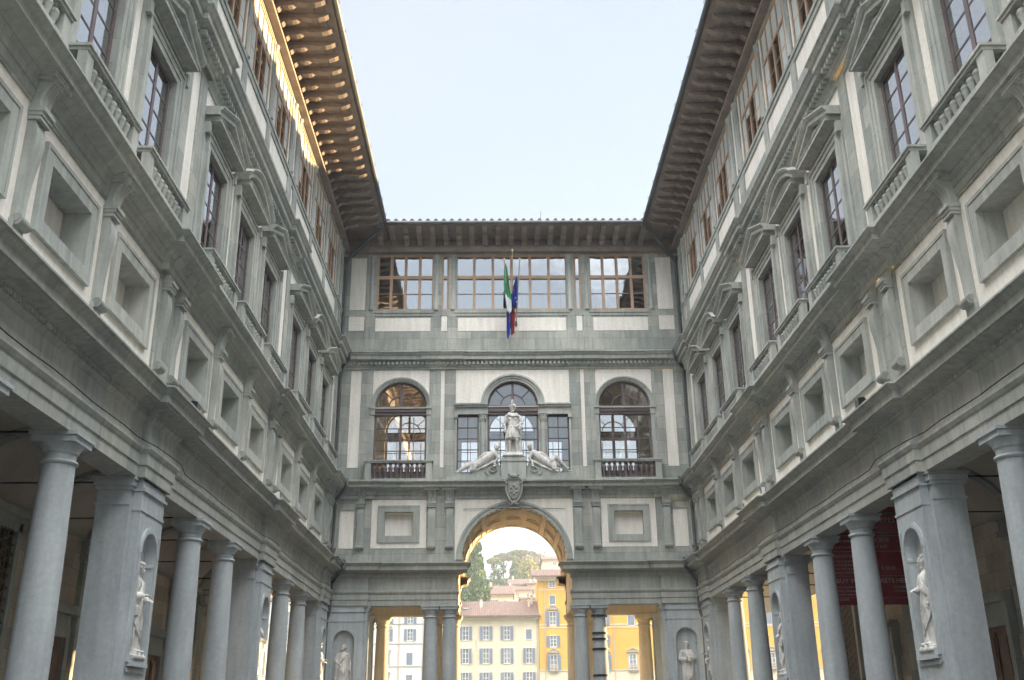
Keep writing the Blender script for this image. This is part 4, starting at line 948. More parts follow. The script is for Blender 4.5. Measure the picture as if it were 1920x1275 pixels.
for x, y, z, w in ((-3.6, YB+3.5, 20.3, .5), (4.4, YB+3.6, 20.3, .35), (4.9, YB+5, 20.9, .3)):
    m = M('pale_render', 'roof_tile'); m.box(x-w/2, x+w/2, y-.3, y+.3, z-2, z+.7, 0); m.box(x-w/2-.08, x+w/2+.08, y-.38, y+.38, z+.7, z+.8, 1); o = link('chimney', m.mesh('chimney'), rf); 
    o.parent = rf; o.matrix_parent_inverse = Matrix.Identity(4)
m = M('house_frame'); m.box(-6.6, -5.6, YB+2.2, YB+3.0, 19.35, 19.5); link('roof_light', m.mesh('roof_light'), b, keep=True)
m = M('house_stone'); m.tube([(5.55, YB-.15, 17.3), (5.55, YB-.15, 2.2)], .07, 6); link('down_pipe', m.mesh('down_pipe'), b, keep=True)
m = M('house_stone'); m.box(-4.45, -4.28, YB-.05, YB, 12.4, 14.3); link('wall_lamp_box', m.mesh('wall_lamp_box'), b, keep=True)
# white
b = root('white_house', (-26, YB, 2), 'long off-white house with grey shutters and thin string courses', 'house', 'houses across the river')
m = M('white_render', 'house_stone'); m.box(-52, -7.25, YB+.3, YB+12, 2, 21.5, 0)
for z in (16.85, 13.75, 10.25, 6.6): m.box(-52, -7.3, YB+.18, YB+.3, z-.07, z+.07, 1)
for x in (-16.9, -13.0, -24.5, -32, -39.5, -8.9): m.box(x-.18, x+.18, YB+.24, YB+.3, 2, 21.5, 1)
m.box(-52, -7.3, YB-.4, YB+.3, 21.2, 21.5, 1); link('wall', m.mesh('wall'), b, keep=True)
for x in (-46.9, -43.1, -39.3, -35.4, -31.6, -27.8, -24, -22.6, -18.9, -15.1, -11.3):
    for k, (z, h) in enumerate(((17.9, 2.0), (15.1, 1.8), (11.35, 1.9), (7.9, 2.0), (4.5, 2.0))):
        hwin(b, x, z, YB+.3, .95, h, 'open' if k < 2 else 'closed', stone=(k in (1, 2, 3) and x < -16))
m = M('roof_tile'); tiled(m, -52, -7.4, YB-.5, YB+6.5, 21.5, 23.8, step=.6); link('roof', m.mesh('roof'), b, keep=True)
# yellow
b = root('yellow_house', (25, YB, 2), 'tall bright yellow palazzo with pedimented windows and pale shutters', 'house', 'houses across the river')
m = M('yellow_render', 'house_stone', 'cream_render'); y0 = YB-.4
m.box(5.9, 62, y0, YB+14, 9.3, 24.1, 0); m.box(5.88, 62, y0-.03, YB+14, 2, 9.3, 2); m.box(5.85, 62, y0-.12, y0, 9.2, 9.4, 1)
for z in (15.95, 16.4, 22.0): m.box(5.9, 62, y0-.07, y0, z-.08, z+.08, 2)
m.box(5.3, 62, y0-.9, y0, 23.75, 24.1, 2); m.box(5.6, 62, y0-.5, y0, 23.4, 23.75, 2); link('wall', m.mesh('wall'), b, keep=True)
for i, x in enumerate((8.15, 12.2, 16.3, 20.9, 25.4, 29.9, 34.4, 38.9, 43.4, 47.9, 52.4, 56.9)):
    hwin(b, x, 22.9, y0, 1.0, 1.0, 'none'); hwin(b, x, 20.35, y0, .9, 1.4, 'closed')
    hwin(b, x, 17.35, y0, 1.05, 2.2, 'open' if i < 3 else 'closed', ped=i < 3)
    hwin(b, x, 13.85, y0, 1.05, 1.7, 'open') if i < 3 else None
    hwin(b, x, 10.55, y0, 1.1, 2.3, 'open' if i < 3 else 'none', ped=True, balc=True)
    hwin(b, x, 5.5, y0, 1.1, 2.3, 'closed')
m = M('roof_tile'); tiled(m, 5.3, 62, y0-1.1, YB+7, 24.12, 26.3, step=.4); link('roof', m.mesh('roof'), b, keep=True)
m = M('house_stone'); m.tube([(6.8, y0-.15, 23.4), (6.8, y0-.15, 2.2)], .07, 6); link('down_pipe', m.mesh('down_pipe'), b, keep=True); m = M('house_stone'); m.tube([(18.0, y0-.15, 23.4), (18.0, y0-.15, 2.2)], .07, 6); link('down_pipe', m.mesh('down_pipe'), b, keep=True)
# houses up the hill: x0,x1,y,depth,eave z,ridge z,wall,label
def hill_house(x0, x1, y, dep, ze, zr, wm, label, wins=(), gable=False, open_terrace=False):
    zb = hz((x0+x1)/2, y)-6; b = root('hillside_house', ((x0+x1)/2, y, max(zb, 3)), label, 'house', 'small houses climbing the hill')
    m = M(wm, 'house_stone'); m.box(x0, x1, y, y+dep, zb, ze, 0)
    if gable: m.prism([(x0, ze), (x1, ze), ((x0+x1)/2, zr)], 'y', y, y+dep, 0)
    link('wall', m.mesh('wall'), b, keep=True)
    m = M('roof_tile')
    if gable:
        xm = (x0+x1)/2
        for sx, xe in ((-1, x0-.4), (1, x1+.4)):
            zz = ze-.4*(zr-ze)/(xm-x0)
            m.add([(xe, y-.4, zz), (xm, y-.4, zr), (xm, y+dep, zr), (xe, y+dep, zz), (xe, y-.4, zz+.2), (xm, y-.4, zr+.2), (xm, y+dep, zr+.2), (xe, y+dep, zz+.2)], [(0, 1, 2, 3), (4, 5, 6, 7), (0, 1, 5, 4), (1, 2, 6, 5), (2, 3, 7, 6), (3, 0, 4, 7)])
    else:
        tiled(m, x0, x1, y-.6, y+dep*.5, ze, zr, step=.5, ov=.4); tiled(m, x0, x1, y+dep+.6, y+dep*.5, ze, zr, step=.5, ov=.4)
        m2 = M(wm); 
        for x in (x0, x1): m.prism([(y, ze-.1), (y+dep, ze-.1), (y+dep*.5, zr-.1)], 'x', x-.01, x+.01)
    link('roof', m.mesh('roof'), b, keep=True)
    for x, z, w, h, sh in wins: hwin(b, x, z, y, w, h, sh)
    m = M('pale_render'); m.box(x0+.8, x0+1.3, y+dep*.4, y+dep*.4+.5, zr-1.2, zr+.7); link('chimney', m.mesh('chimney'), b, keep=True)
    return b
hill_house(-3.4, 2.6, 232, 9, 28.6, 31.0, 'cream_render', 'low yellow house with tiled roof just right of the big cypress', [(-1.6, 26.6, .9, 1.5, 'open'), (.9, 26.5, .9, 1.4, 'closed')])
hill_house(-6.0, -2.6, 246, 7, 31.6, 33.0, 'pale_render', 'little gabled house tucked behind the big cypress', [(-3.6, 30.2, .8, 1.0, 'none')], gable=True)
hill_house(1.2, 7.6, 250, 9, 31.6, 33.0, 'pale_render', 'pinkish house with two small attic windows on the slope', [(2.6, 30.3, .8, 1.2, 'none'), (4.0, 30.3, .8, 1.2, 'none'), (6.4, 30.2, .8, 1.2, 'closed')])
hill_house(2.2, 8.6, 268, 9, 35.2, 37.2, 'white_render', 'upper pinkish house below the yellow trees', [(3.9, 34, .9, 1.1, 'none'), (6.6, 34, .9, 1.1, 'open')])
hill_house(4.2, 14.0, 222, 10, 26.4, 27.4, 'white_render', 'wide pale house with a double window behind the brown roof', [(8.7, 24.9, .8, 1.4, 'none'), (9.8, 24.9, .8, 1.4, 'none'), (6.2, 24.9, .8, 1.4, 'closed'), (12.4, 24.8, .9, 1.4, 'closed')])
hill_house(6.6, 16.0, 262, 10, 34.6, 35.6, 'cream_render', 'beige house with a planted roof terrace beside the yellow palazzo', [(9, 32.8, .9, 1.4, 'open'), (12.5, 32.8, .9, 1.4, 'none')])
hill_house(9.5, 17, 288, 10, 40.6, 41.9, 'pale_render', 'tall beige house halfway up the slope', [(11.4, 39.6, 1, 1.5, 'closed'), (14.2, 39.6, 1, 1.5, 'open')])
hill_house(12.5, 27, 300, 12, 46.4, 48.2, 'cream_render', 'topmost house with a low broad roof and small dark window', [(16, 45.2, 1.2, .9, 'none'), (20.5, 45.2, 1.2, .9, 'none'), (24, 45.2, 1.2, .9, 'open')])
hill_house(19, 31, 270, 11, 40.0, 41.5, 'white_render', 'white house whose roof rises behind the yellow palazzo', [(22, 39.8, 1, 1.4, 'none')])

# ------------------------------------------------------------------ trees
def tree(name, label, x, y, z0, blobs, n, size, leaf, trunk, group='trees on the hill', seed=1, limbs=True, up=.0, hollow=.55):
    rg = np.random.RandomState(seed)
    b = root(name, (x, y, z0), label, 'tree', group)
    vol = np.array([bb[3]*bb[4]*bb[5] for bb in blobs])**.72; vol = vol/vol.sum(); m = M(leaf); V = []; Fc = []
    for i in range(n):
        bb = blobs[rg.choice(len(blobs), p=vol)]; d = rg.normal(size=3); d /= np.linalg.norm(d); r = hollow+(1-hollow)*rg.rand()**.6
        r *= 1+.16*noise.noise(Vector((d[0]*2.3+bb[0], d[1]*2.3, d[2]*2.3+bb[2])))+.10*noise.noise(Vector((d[0]*6+bb[0], d[1]*6, d[2]*6)))
        p = np.array(bb[:3])+d*np.array(bb[3:6])*r
        if noise.noise(Vector(p*.55/size*.5)) < -.34: continue
        a = rg.normal(size=3); a /= np.linalg.norm(a); c = np.cross(a, rg.normal(size=3)); c /= np.linalg.norm(c); s_ = size*(.55+.8*rg.rand())
        if up: c = c*np.array([.4, .4, 1]); c /= np.linalg.norm(c)
        o = len(V); V += [tuple(p+a*s_*.5), tuple(p+c*s_*(.5+up)), tuple(p-a*s_*.5), tuple(p-c*s_*(.5+up))]; Fc.append((o, o+1, o+2, o+3))
    me = bpy.data.meshes.new('crown'); me.from_pydata(V, [], Fc); me.materials.append(MATS[leaf]); link('crown', me, b, keep=False)
    m = M('tree_bark'); h, r = trunk; m.tube([(0, 0, -2), (.1*r, 0, h*.4), (-.2*r, .1, h*.8), (0, 0, h)], [r*1.3, r, r*.75, r*.45], 8)
    if limbs:
        for bb in blobs: m.tube([(0, 0, h*.55), ((bb[0])*.5, bb[1]*.5, h*.55+(bb[2]-h*.55)*.6), (bb[0], bb[1], bb[2])], [r*.5, r*.35, r*.15], 6)
    link('trunk', m.mesh('trunk'), b); return b
def cyp(x, y, z0, H, r, label, n=2600, size=.5, seed=1, leaf='cypress_leaf'):
    bl = []
    for k in range(9):
        t = k/8; rr = r*(.8+.3*sin(pi*min(t*1.1, 1)))*(1-t**3*.72); bl.append((.12*r*sin(k*2.1), .1*r*cos(k), H*(.08+.86*t), rr, rr, H*.13))
    return tree('cypress_tree', label, x, y, z0, bl, n, size, leaf, (H*.9, .3), seed=seed, limbs=False, up=.5, hollow=.7)
cyp(-5.7, 212, 16, 22.6, 2.9, 'big dark cypress rising over the brown roof at the left of the arch', 21000, .45, 1)
tree('evergreen_bush', 'wide dark evergreen at the foot of the big cypress', -6.4, 209, 15, [(-1.6, 0, 5.2, 2.6, 2.2, 4.6), (1.6, 0, 4.8, 2.4, 2, 4.8), (0, 0, 8, 2.5, 2, 3.8)], 11000, .42, 'cypress_leaf', (6, .3), seed=2)
cyp(-3.9, 218, 20, 12.5, 1.3, 'slim yellow-green cypress against the right side of the big one', 4600, .4, 3, 'light_leaf')
cyp(4.6, 330, 39, 13.0, 1.7, 'mid-size cypress between the pale tree and the yellow trees', 2400, .5, 4)
cyp(8.2, 335, 40, 11.5, 1.3, 'narrow light cypress left of the yellow trees', 1500, .5, 5, 'light_leaf')
cyp(17.0, 380, 49, 11.5, 1.2, 'thin dark cypress right of the big umbrella pines', 1300, .55, 6)
cyp(15.0, 372, 48, 10.5, 1.4, 'dark cypress close behind the topmost house', 1500, .55, 7)
def pine(x, y, z0, H, R_, th, label, n=3500, seed=1, leaf='pine_leaf'):
    rg = np.random.RandomState(seed+50); bl = [(0, 0, H, R_*.75, R_*.7, th)]
    for k in range(9): a = k*2*pi/9; bl.append((R_*.62*cos(a), R_*.55*sin(a), H-th*.35+rg.rand()*.5*th, R_*.42, R_*.4, th*.65))
    return tree('umbrella_pine', label, x, y, z0, bl, n, .62, leaf, (H, .35), seed=seed, hollow=.35)
pine(8.5, 400, 49, 14.2, 6.0, 1.9, 'largest umbrella pine on the crest in the middle of the arch', 12000, 11)
pine(1.5, 395, 48, 13.6, 4.2, 1.5, 'umbrella pine left of the largest one', 7000, 12)
pine(13.3, 392, 49, 12.0, 4.0, 1.6, 'umbrella pine right of the largest one', 7000, 13)
pine(-2.0, 360, 44, 11.0, 2.7, 1.2, 'small yellowish umbrella pine at the left end of the crest', 2200, 14, 'light_leaf')
pine(20.0, 385, 49, 9.0, 2.0, .8, 'smallest umbrella pine, alone at the right end', 1200, 15)
T = lambda nm, lb, x, y, z, bl, n, lf, tr, sd, sz=.55: tree(nm, lb, x, y, z, bl, n, sz, lf, tr, seed=sd)
T('deciduous_tree', 'tall bright yellow-green tree in front of the largest pine', 8.6, 350, 43, [(0, 0, 6, 2.6, 2, 4), (1, 0, 9, 2, 2, 2.6), (-1, 0, 3.5, 2.2, 2, 3)], 3600, 'yellow_leaf', (8, .3), 21)
T('deciduous_tree', 'second yellow-green tree left of the brightest one', 5.9, 352, 43, [(0, 0, 6, 1.8, 2, 4.5), (0, 0, 10, 1.3, 1.3, 2)], 2400, 'light_leaf', (8, .25), 22)
T('deciduous_tree', 'yellowing tree right of the brightest one', 11.2, 352, 43, [(0, 0, 5, 2.0, 2, 3.6), (.6, 0, 8, 1.5, 1.5, 2.2)], 2400, 'yellow_leaf', (7, .25), 23)
T('bare_tree', 'pinkish half-bare tree in front of the pines', 11.6, 372, 47, [(-1, 0, 9.5, 2.8, 2, 2.4), (1.8, 0, 9, 2, 2, 2.4)], 1500, 'pink_leaf', (8, .28), 24)
T('deciduous_tree', 'olive green tree under the right-hand pine', 14.2, 384, 48, [(0, 0, 8, 1.8, 1.8, 3)], 1500, 'light_leaf', (7, .25), 25)
T('bare_tree', 'thin airy tree right of the big cypress', -.6, 300, 35, [(0, 0, 9, 2.4, 2, 3), (-1, 0, 6, 2, 2, 2.4)], 620, 'cypress_leaf', (9, .2), 26)
T('deciduous_tree', 'dark green bushy tree below the airy one', 0.6, 290, 32, [(-1, 0, 3.6, 2.8, 2.2, 2.8), (2, 0, 4, 2.4, 2, 2.8)], 2800, 'pine_leaf', (4, .25), 27)
T('deciduous_tree', 'green bushy tree behind the slope houses', 5.0, 300, 34, [(-1, 0, 4, 2.8, 2.2, 3), (2, 0, 4, 2.6, 2, 2.6)], 2600, 'light_leaf', (4, .25), 28)
T('deciduous_tree', 'low dark tree behind the first slope house', -2.6, 280, 30, [(0, 0, 3.5, 2.4, 2, 3), (-2, 0, 3.5, 2, 2, 3)], 2200, 'pine_leaf', (4, .25), 29)
T('deciduous_tree', 'round green tree on the roof terrace level beside the yellow palazzo', 13.2, 256, 32, [(0, 0, 2.8, 1.3, 1.2, 1.5)], 700, 'pine_leaf', (2.5, .15), 30, .4)
b = link('hill_undergrowth', None) if False else None
rg = np.random.RandomState(5); V = []; Fc = []
for i in range(15000):
    x = rg.uniform(-45, 60); y = rg.uniform(275, 415); z = hz(x, y)+rg.rand()*3.2; a = rg.normal(size=3); a /= np.linalg.norm(a); c = np.cross(a, rg.normal(size=3)); c /= np.linalg.norm(c); p = np.array((x, y, z)); s_ = .9; o = len(V)
    V += [tuple(p+a*s_), tuple(p+c*s_), tuple(p-a*s_), tuple(p-c*s_)]; Fc.append((o, o+1, o+2, o+3))
me = bpy.data.meshes.new('undergrowth'); me.from_pydata(V, [], Fc); me.materials.append(MATS['pine_leaf']); tag(link('undergrowth', me), 'low green undergrowth covering the hill', 'undergrowth', kind='stuff')

# ------------------------------------------------------------------ carved figures
def sculpt(name, m, vox=.016, smooth=2, mt='marble'):
    me = bpy.data.meshes.new('tmp'); me.from_pydata(m.v, [], m.f)
    bm = bmesh.new(); bm.from_mesh(me); bmesh.ops.recalc_face_normals(bm, faces=bm.faces); bm.to_mesh(me); bm.free()
    o = bpy.data.objects.new('tmp', me); COL.objects.link(o)
    r = o.modifiers.new('r', 'REMESH'); r.mode = 'VOXEL'; r.voxel_size = vox; r.use_smooth_shade = True
    if smooth: s_ = o.modifiers.new('s', 'SMOOTH'); s_.iterations = smooth; s_.factor = .5
    dg = bpy.context.evaluated_depsgraph_get(); out = bpy.data.meshes.new_from_object(o.evaluated_get(dg)); out.name = name
    bpy.data.objects.remove(o); bpy.data.meshes.remove(me)
    out.materials.clear(); out.materials.append(MATS[mt]); out.polygons.foreach_set('use_smooth', [True]*len(out.polygons)); return out
def head(m, c, yaw=0, tilt=0, r=.115, beard=False, hair='short', hat=None):
    """head of height about 2.3 r facing -y, turned by yaw"""
    Rz = Matrix.Rotation(yaw, 3, 'Z') @ Matrix.Rotation(tilt, 3, 'X'); c = Vector(c)
    def E_(p, rad, seg=14):
        q = c+Rz @ (Vector(p)*r); m.ell(tuple(q), tuple(v*r for v in rad), rot=yaw, tilt=tilt, seg=seg)
    def C_(a, b_, r0, r1): m.cap(tuple(c+Rz @ (Vector(a)*r)), tuple(c+Rz @ (Vector(b_)*r)), r0*r, r1*r, 8)
    E_((0, .08, .15), (.82, .98, 1.0)); E_((0, -.18, -.35), (.62, .72, .78)); E_((0, -.5, -.85), (.3, .3, .28))
    C_((0, -.86, .12), (0, -1.12, -.28), .10, .17); C_((-.15, -1.0, -.3), (.15, -1.0, -.3), .10, .10)
    C_((-.5, -.74, .2), (.5, -.74, .2), .15, .15); C_((-.24, -.86, -.58), (.24, -.86, -.58), .10, .10); C_((-.2, -.84, -.68), (.2, -.84, -.68), .10, .10)
    for sx in (-1, 1): E_((sx*.34, -.72, .02), (.15, .10, .09), 8); E_((sx*.84, .05, -.05), (.12, .2, .28), 8); E_((sx*.42, -.6, -.3), (.2, .2, .2), 8)
    rg = random.Random(int(c.x*100)+int(r*1000)+7)
    if hair in ('short', 'long'):
        for i in range(46 if hair == 'short' else 80):
            a = rg.uniform(.15, pi-.15) if i % 3 else rg.uniform(-.2, pi+.2); e = rg.uniform(-.1, 1.35); zz = .25+.98*sin(e)
            E_((cos(a)*.88*cos(e), .10+sin(a)*1.0*cos(e), zz), (.2, .2, .16), 6)
            if hair == 'long' and i % 2: C_((cos(a)*.9, .2+sin(a)*.8, .2), (cos(a)*.95, .3+sin(a)*.7, -1.1), .2, .16)
    if beard:
        for i in range(26): E_((rg.uniform(-.45, .45), -.62+rg.uniform(-.15, .12), -.75-rg.random()*.75*beard), (.17, .17, .22), 6)
    if hat == 'cap': E_((0, .1, .75), (1.02, 1.15, .42)); C_((-.8, -.3, .5), (.8, -.3, .5), .22, .22); E_((0, .7, .5), (.8, .5, .6))
    if hat == 'laurel':
        for k in range(16): a = k*2*pi/16; E_((.92*cos(a), .08+1.05*sin(a), .55), (.2, .16, .2), 6)
    if hat == 'helmet':
        E_((0, .1, .45), (1.02, 1.15, .95)); C_((-.95, -.55, .42), (.95, -.55, .42), .12, .12); C_((0, -1.1, .42), (0, -.8, .5), .2, .3)
        for k in range(9): a = -.3+k*.32; C_((0, .1-1.0*cos(a), .5+1.15*sin(a)), (0, .1-1.35*cos(a), .55+1.75*sin(a)), .22, .26)
def hand(m, w, d, up=(0, 0, 1), s=1.0, curl=.5, side=1):
    """palm at wrist w pointing along d; five separate fingers"""
    w = Vector(w); d = Vector(d).normalized(); up = Vector(up); x = d.cross(up); x = x.normalized() if x.length > .1 else Vector((1, 0, 0)); n = x.cross(d).normalized()
    pc = w+d*.055*s; m.cap(tuple(w), tuple(w+d*.06*s), .030*s, .034*s, 8); m.ell(tuple(pc), (.042*s, .05*s, .035*s), rot=math.atan2(d.y, d.x)+pi/2, seg=10)
    for k, L in enumerate((.075, .088, .082, .062)):
        b0 = w+d*.095*s+x*((k-1.5)*.024*s); dd = (d-n*curl*.5).normalized(); b1 = b0+dd*L*.5*s; d2 = (d*(1-curl)-n*curl*1.1).normalized(); b2 = b1+d2*L*.55*s
        m.cap(tuple(b0-d*.02*s), tuple(b1), .0125*s, .0115*s, 8); m.cap(tuple(b1), tuple(b2), .0115*s, .0095*s, 8)
    t0 = w+d*.035*s-x*side*.03*s; t1 = t0+(d*.5-x*side*.8).normalized()*.04*s; t2 = t1+(d-n*.3).normalized()*.035*s; m.cap(tuple(t0), tuple(t1), .016*s, .014*s, 8); m.cap(tuple(t1), tuple(t2), .014*s, .011*s, 8)
def arm(m, sh, el, wr, r=(.075, .06, .036), sleeve=0, side=1, curl=.5, hd=None, up=(0, 0, 1)):
    m.cap(sh, el, r[0], r[1]); m.cap(el, wr, r[1]*.98, r[2])
    if sleeve:
        v = Vector(wr)-Vector(el); m.cap(tuple(Vector(sh)), tuple(Vector(el)), r[0]+.03, r[1]+.045); q = Vector(el)+v*.75; m.cap(el, tuple(q), r[1]+.045, r[2]+.04*sleeve)
        for k in range(5): a = Vector(el)+v*(.1+.15*k); m.cap(tuple(a), tuple(a-Vector((0, -.01, .10*sleeve+.03*(k % 2)))), .045, .02, 8)
    hand(m, wr, hd or (Vector(wr)-Vector(el)), up=up, side=side, curl=curl)
def robe(m, prof, n=13, amp=.05, seed=0, seg=96, lean=(0, 0), twist=.5, cy_=0):
    """draped cloth: rings (z, rx, ry, amplitude factor, x offset)"""
    secs = []; rgs = random.Random(seed); ph = [rgs.uniform(0, 6.28) for _ in range(4)]
    K = 40; z0, z1 = prof[0][0], prof[-1][0]
    for k in range(K+1):
        z = z0+(z1-z0)*k/K
        for i in range(len(prof)-1):
            if prof[i][0] <= z <= prof[i+1][0]+1e-6: t = (z-prof[i][0])/(prof[i+1][0]-prof[i][0]); q = [a+(b_-a)*t for a, b_ in zip(prof[i], prof[i+1])]; break
        ring_ = []
        for j in range(seg):
            a = 2*pi*j/seg; f = abs(sin(a*n/2+ph[0]+twist*z+.5*sin(2*a+ph[1])))**.7-.5+.45*sin(a*(n*.62)+ph[2]-twist*1.3*z)
            g = 1+amp*q[3]*f/ .25*.25/max(q[1], .1)
            ring_.append((q[4]+q[1]*cos(a)*g, cy_+q[2]*sin(a)*g+lean[1]*z, z))
        secs.append(ring_)
    m.strip(secs, closed=True)
def folds(m, pts0, pts1, n, r, sag=.05):
    """n parallel cloth ridges between two guide lines"""
    for k in range(n):
        t = k/(n-1); P_ = [Vector(a).lerp(Vector(b_), t) for a, b_ in zip(pts0, pts1)]; m.tube([tuple(p) for p in P_], [r*(.8+.4*((k*37) % 5)/5)]*len(P_), 8)
def foot(m, x, y, z=0.035, yaw=0):
    d = Vector((sin(yaw), -cos(yaw), 0)); p = Vector((x, y, z)); m.cap(tuple(p+d*-.03), tuple(p+d*.15), .045, .032, 10); m.cap(tuple(p+d*.0+Vector((0, 0, .05))), tuple(p+d*.06), .045, .04, 10)
    for k in range(5): q = p+d*.16+Vector((d.y, -d.x, 0))*((k-2)*.018); m.cap(tuple(q), tuple(q+d*.03), .013, .011, 6)
def plinth(m, w=.34, d=.26, h=.12, z0=0):
    m.box(-w, w, -d, d*.8, z0, z0+h); m.box(-w-.03, w+.03, -d-.03, d*.8, z0-.06, z0+.01)
def robed(name, seed, yaw=0, tilt=.1, beard=0, hair='short', hat=None, arms='book', sash=1, H=2.0):
    m = M('marble'); s = 1
    robe(m, [(.0, .25, .20, 1.3, 0), (.35, .235, .19, 1.2, 0), (.75, .235, .18, 1.0, 0), (1.0, .235, .175, .8, 0), (1.2, .205, .15, .5, 0), (1.42, .235, .155, .35, 0), (1.56, .215, .12, .2, 0), (1.64, .12, .09, .1, 0)], 13, .055, seed)
    robe(m, [(.10, .17, .15, 1.2, .10), (.8, .20, .17, 1.1, .07), (1.2, .2, .15, .8, .04), (1.5, .21, .13, .4, 0), (1.6, .16, .10, .3, 0)], 9, .06, seed+9, cy_=.05)
    for sx in (-1, 1): m.ell((sx*.2, .0, 1.53), (.10, .09, .10)); foot(m, sx*.10, -.12, .035, sx*.2)
    m.cap((0, .0, 1.52), (0, -.01, 1.74), .075, .062); head(m, (0, -.03, 1.85), yaw, tilt, .130, beard, hair, hat)
    if sash:
        a = [(-.20, -.10, 1.56), (-.05, -.19, 1.38), (.12, -.21, 1.2), (.25, -.12, 1.05)]; b_ = [(.02, -.12, 1.58), (.10, -.19, 1.45), (.2, -.18, 1.3), (.27, -.08, 1.15)]
        if sash < 0: a = [(-x, y, z) for x, y, z in a]; b_ = [(-x, y, z) for x, y, z in b_]
        folds(m, a, b_, 5, .024)
        a = [(.25, -.12, 1.05), (.12, -.23, .9), (-.05, -.23, .7), (-.2, -.16, .5)]; b_ = [(.27, -.06, .95), (.24, -.17, .6), (.1, -.24, .35), (-.1, -.22, .18)]
        if sash < 0: a = [(-x, y, z) for x, y, z in a]; b_ = [(-x, y, z) for x, y, z in b_]
        folds(m, a, b_, 6, .026)
    if arms == 'book':
        arm(m, (-.24, 0, 1.50), (-.29, -.04, 1.22), (-.10, -.22, 1.18), sleeve=1, side=1); arm(m, (.24, 0, 1.50), (.28, -.0, 1.20), (.20, -.14, .98), sleeve=.7, side=-1)
        m.box(.10, .30, -.26, -.20, .82, 1.06)
    elif arms == 'open':
        arm(m, (-.24, 0, 1.50), (-.28, -.05, 1.20), (-.16, -.26, 1.22), sleeve=1, side=1, curl=.2); arm(m, (.24, 0, 1.50), (.27, -.04, 1.22), (.17, -.24, 1.16), sleeve=1, side=-1, curl=.35, up=(0, .3, 1))
        m.box(-.32, -.14, -.20, -.13, .78, 1.0)
    elif arms == 'point':
        arm(m, (-.24, 0, 1.50), (-.27, -.06, 1.24), (-.14, -.26, 1.22), sleeve=.8, side=1, curl=.5); arm(m, (.24, 0, 1.50), (.28, .02, 1.2), (.24, -.12, .95), sleeve=.7, side=-1)
    elif arms == 'crossed':
        arm(m, (-.24, 0, 1.50), (-.33, -.06, 1.20), (-.02, -.24, 1.14), sleeve=1.6, side=1); arm(m, (.24, 0, 1.50), (.33, -.06, 1.22), (.05, -.25, 1.26), sleeve=1.6, side=-1)
        m.box(-.02, .12, -.30, -.25, 1.12, 1.32)
    elif arms == 'hip':
        arm(m, (-.24, 0, 1.50), (-.33, .0, 1.24), (-.16, -.20, 1.12), sleeve=1.2, side=1); arm(m, (.24, 0, 1.50), (.33, .02, 1.20), (.34, -.10, .95), sleeve=0, side=-1)
        for k in range(6): m.cap((-.32+.03*k, -.16, 1.12), (-.34+.035*k, -.14-.02*(k % 2), .3), .035, .03, 8)
    plinth(m, .34, .25, .06, -.06); m.v = [(x*H/2, y*H/2, z*H/2) for x, y, z in m.v]
    return sculpt(name, m, .0135, 1)
def tunic_man(name, seed, helmet=False):
    """bare legged standing figure with a cloak: weight on one leg"""
    m = M('marble')
    m.cap((-.09, 0, .95), (-.12, -.02, .52), .10, .068); m.cap((-.12, -.02, .50), (-.11, .03, .10), .066, .04); m.ell((-.115, .03, .38), (.058, .07, .13))
    m.cap((.10, 0, .95), (.16, -.12, .55), .10, .068); m.cap((.16, -.12, .53), (.15, .02, .10), .064, .04); m.ell((.155, -.01, .36), (.055, .065, .13))
    foot(m, -.11, -.0, .04, -.3); foot(m, .15, .0, .04, .35)
    if helmet:
        for x, y in ((-.12, -.0), (.155, -.03)): m.cap((x, y-.02, .47), (x, y+.02, .12), .075, .052)
    robe(m, [(.62, .26, .20, 1.5, 0.01), (.80, .235, .18, 1.2, 0), (.98, .205, .15, .7, 0), (1.12, .175, .13, .2, 0), (1.3, .215, .145, .1, 0), (1.46, .235, .14, .1, 0), (1.57, .19, .11, .1, 0)], 17, .05, seed, twist=.2)
    for sx in (-1, 1): m.ell((sx*.085, -.10, 1.38), (.10, .06, .085)); m.ell((sx*.21, 0, 1.50), (.095, .09, .09)); m.cap((sx*.1, -.05, 1.06), (-sx*.06, -.13, 1.08), .03, .03)
    m.cap((0, 0, 1.52), (0, -.01, 1.73), .07, .06); head(m, (0, -.02, 1.84), -.25 if helmet else .9, .05, .142 if helmet else .128, .5 if helmet else 0, 'long' if not helmet else 'short', 'helmet' if helmet else 'laurel')
    # cloak
    a = [(-.22, -.12, 1.56), (0, -.19, 1.47), (.2, -.12, 1.5), (.26, .05, 1.4)]; b_ = [(-.16, -.12, 1.64), (0, -.14, 1.58), (.16, -.1, 1.62), (.2, .05, 1.55)]; folds(m, a, b_, 4, .03)
    robe(m, [(.05, .30, .05, 1.2, .02), (.8, .29, .06, 1.0, 0.02), (1.3, .26, .06, .6, 0), (1.56, .18, .06, .3, 0)], 15, .05, seed+3, cy_=.15)
    if helmet:
        arm(m, (-.25, 0, 1.49), (-.33, .02, 1.22), (-.30, -.10, .98), side=1); arm(m, (.25, 0, 1.49), (.36, .0, 1.24), (.20, -.16, 1.12), side=-1)
        m.cap((.24, -.2, 1.2), (.30, -.1, .75), .03, .025); m.ell((.28, -.13, 1.05), (.08, .07, .16)); m.lathe((.24, .12, 0), [(0, .02), (.14, .02), (.12, .4), (.10, .6), (0, .6)], 12)
        m.box(-.34, .36, -.2, .22, -.04, .03)
    else:
        arm(m, (-.25, 0, 1.49), (-.30, -.10, 1.26), (-.16, -.36, 1.36), side=1, curl=.6); arm(m, (.25, 0, 1.49), (.32, -.04, 1.22), (.16, -.26, 1.08), side=-1); m.box(.06, .12, -.36, -.24, .9, 1.14)
    plinth(m, .36, .25, .06, -.06); return sculpt(name, m, .0135, 1)
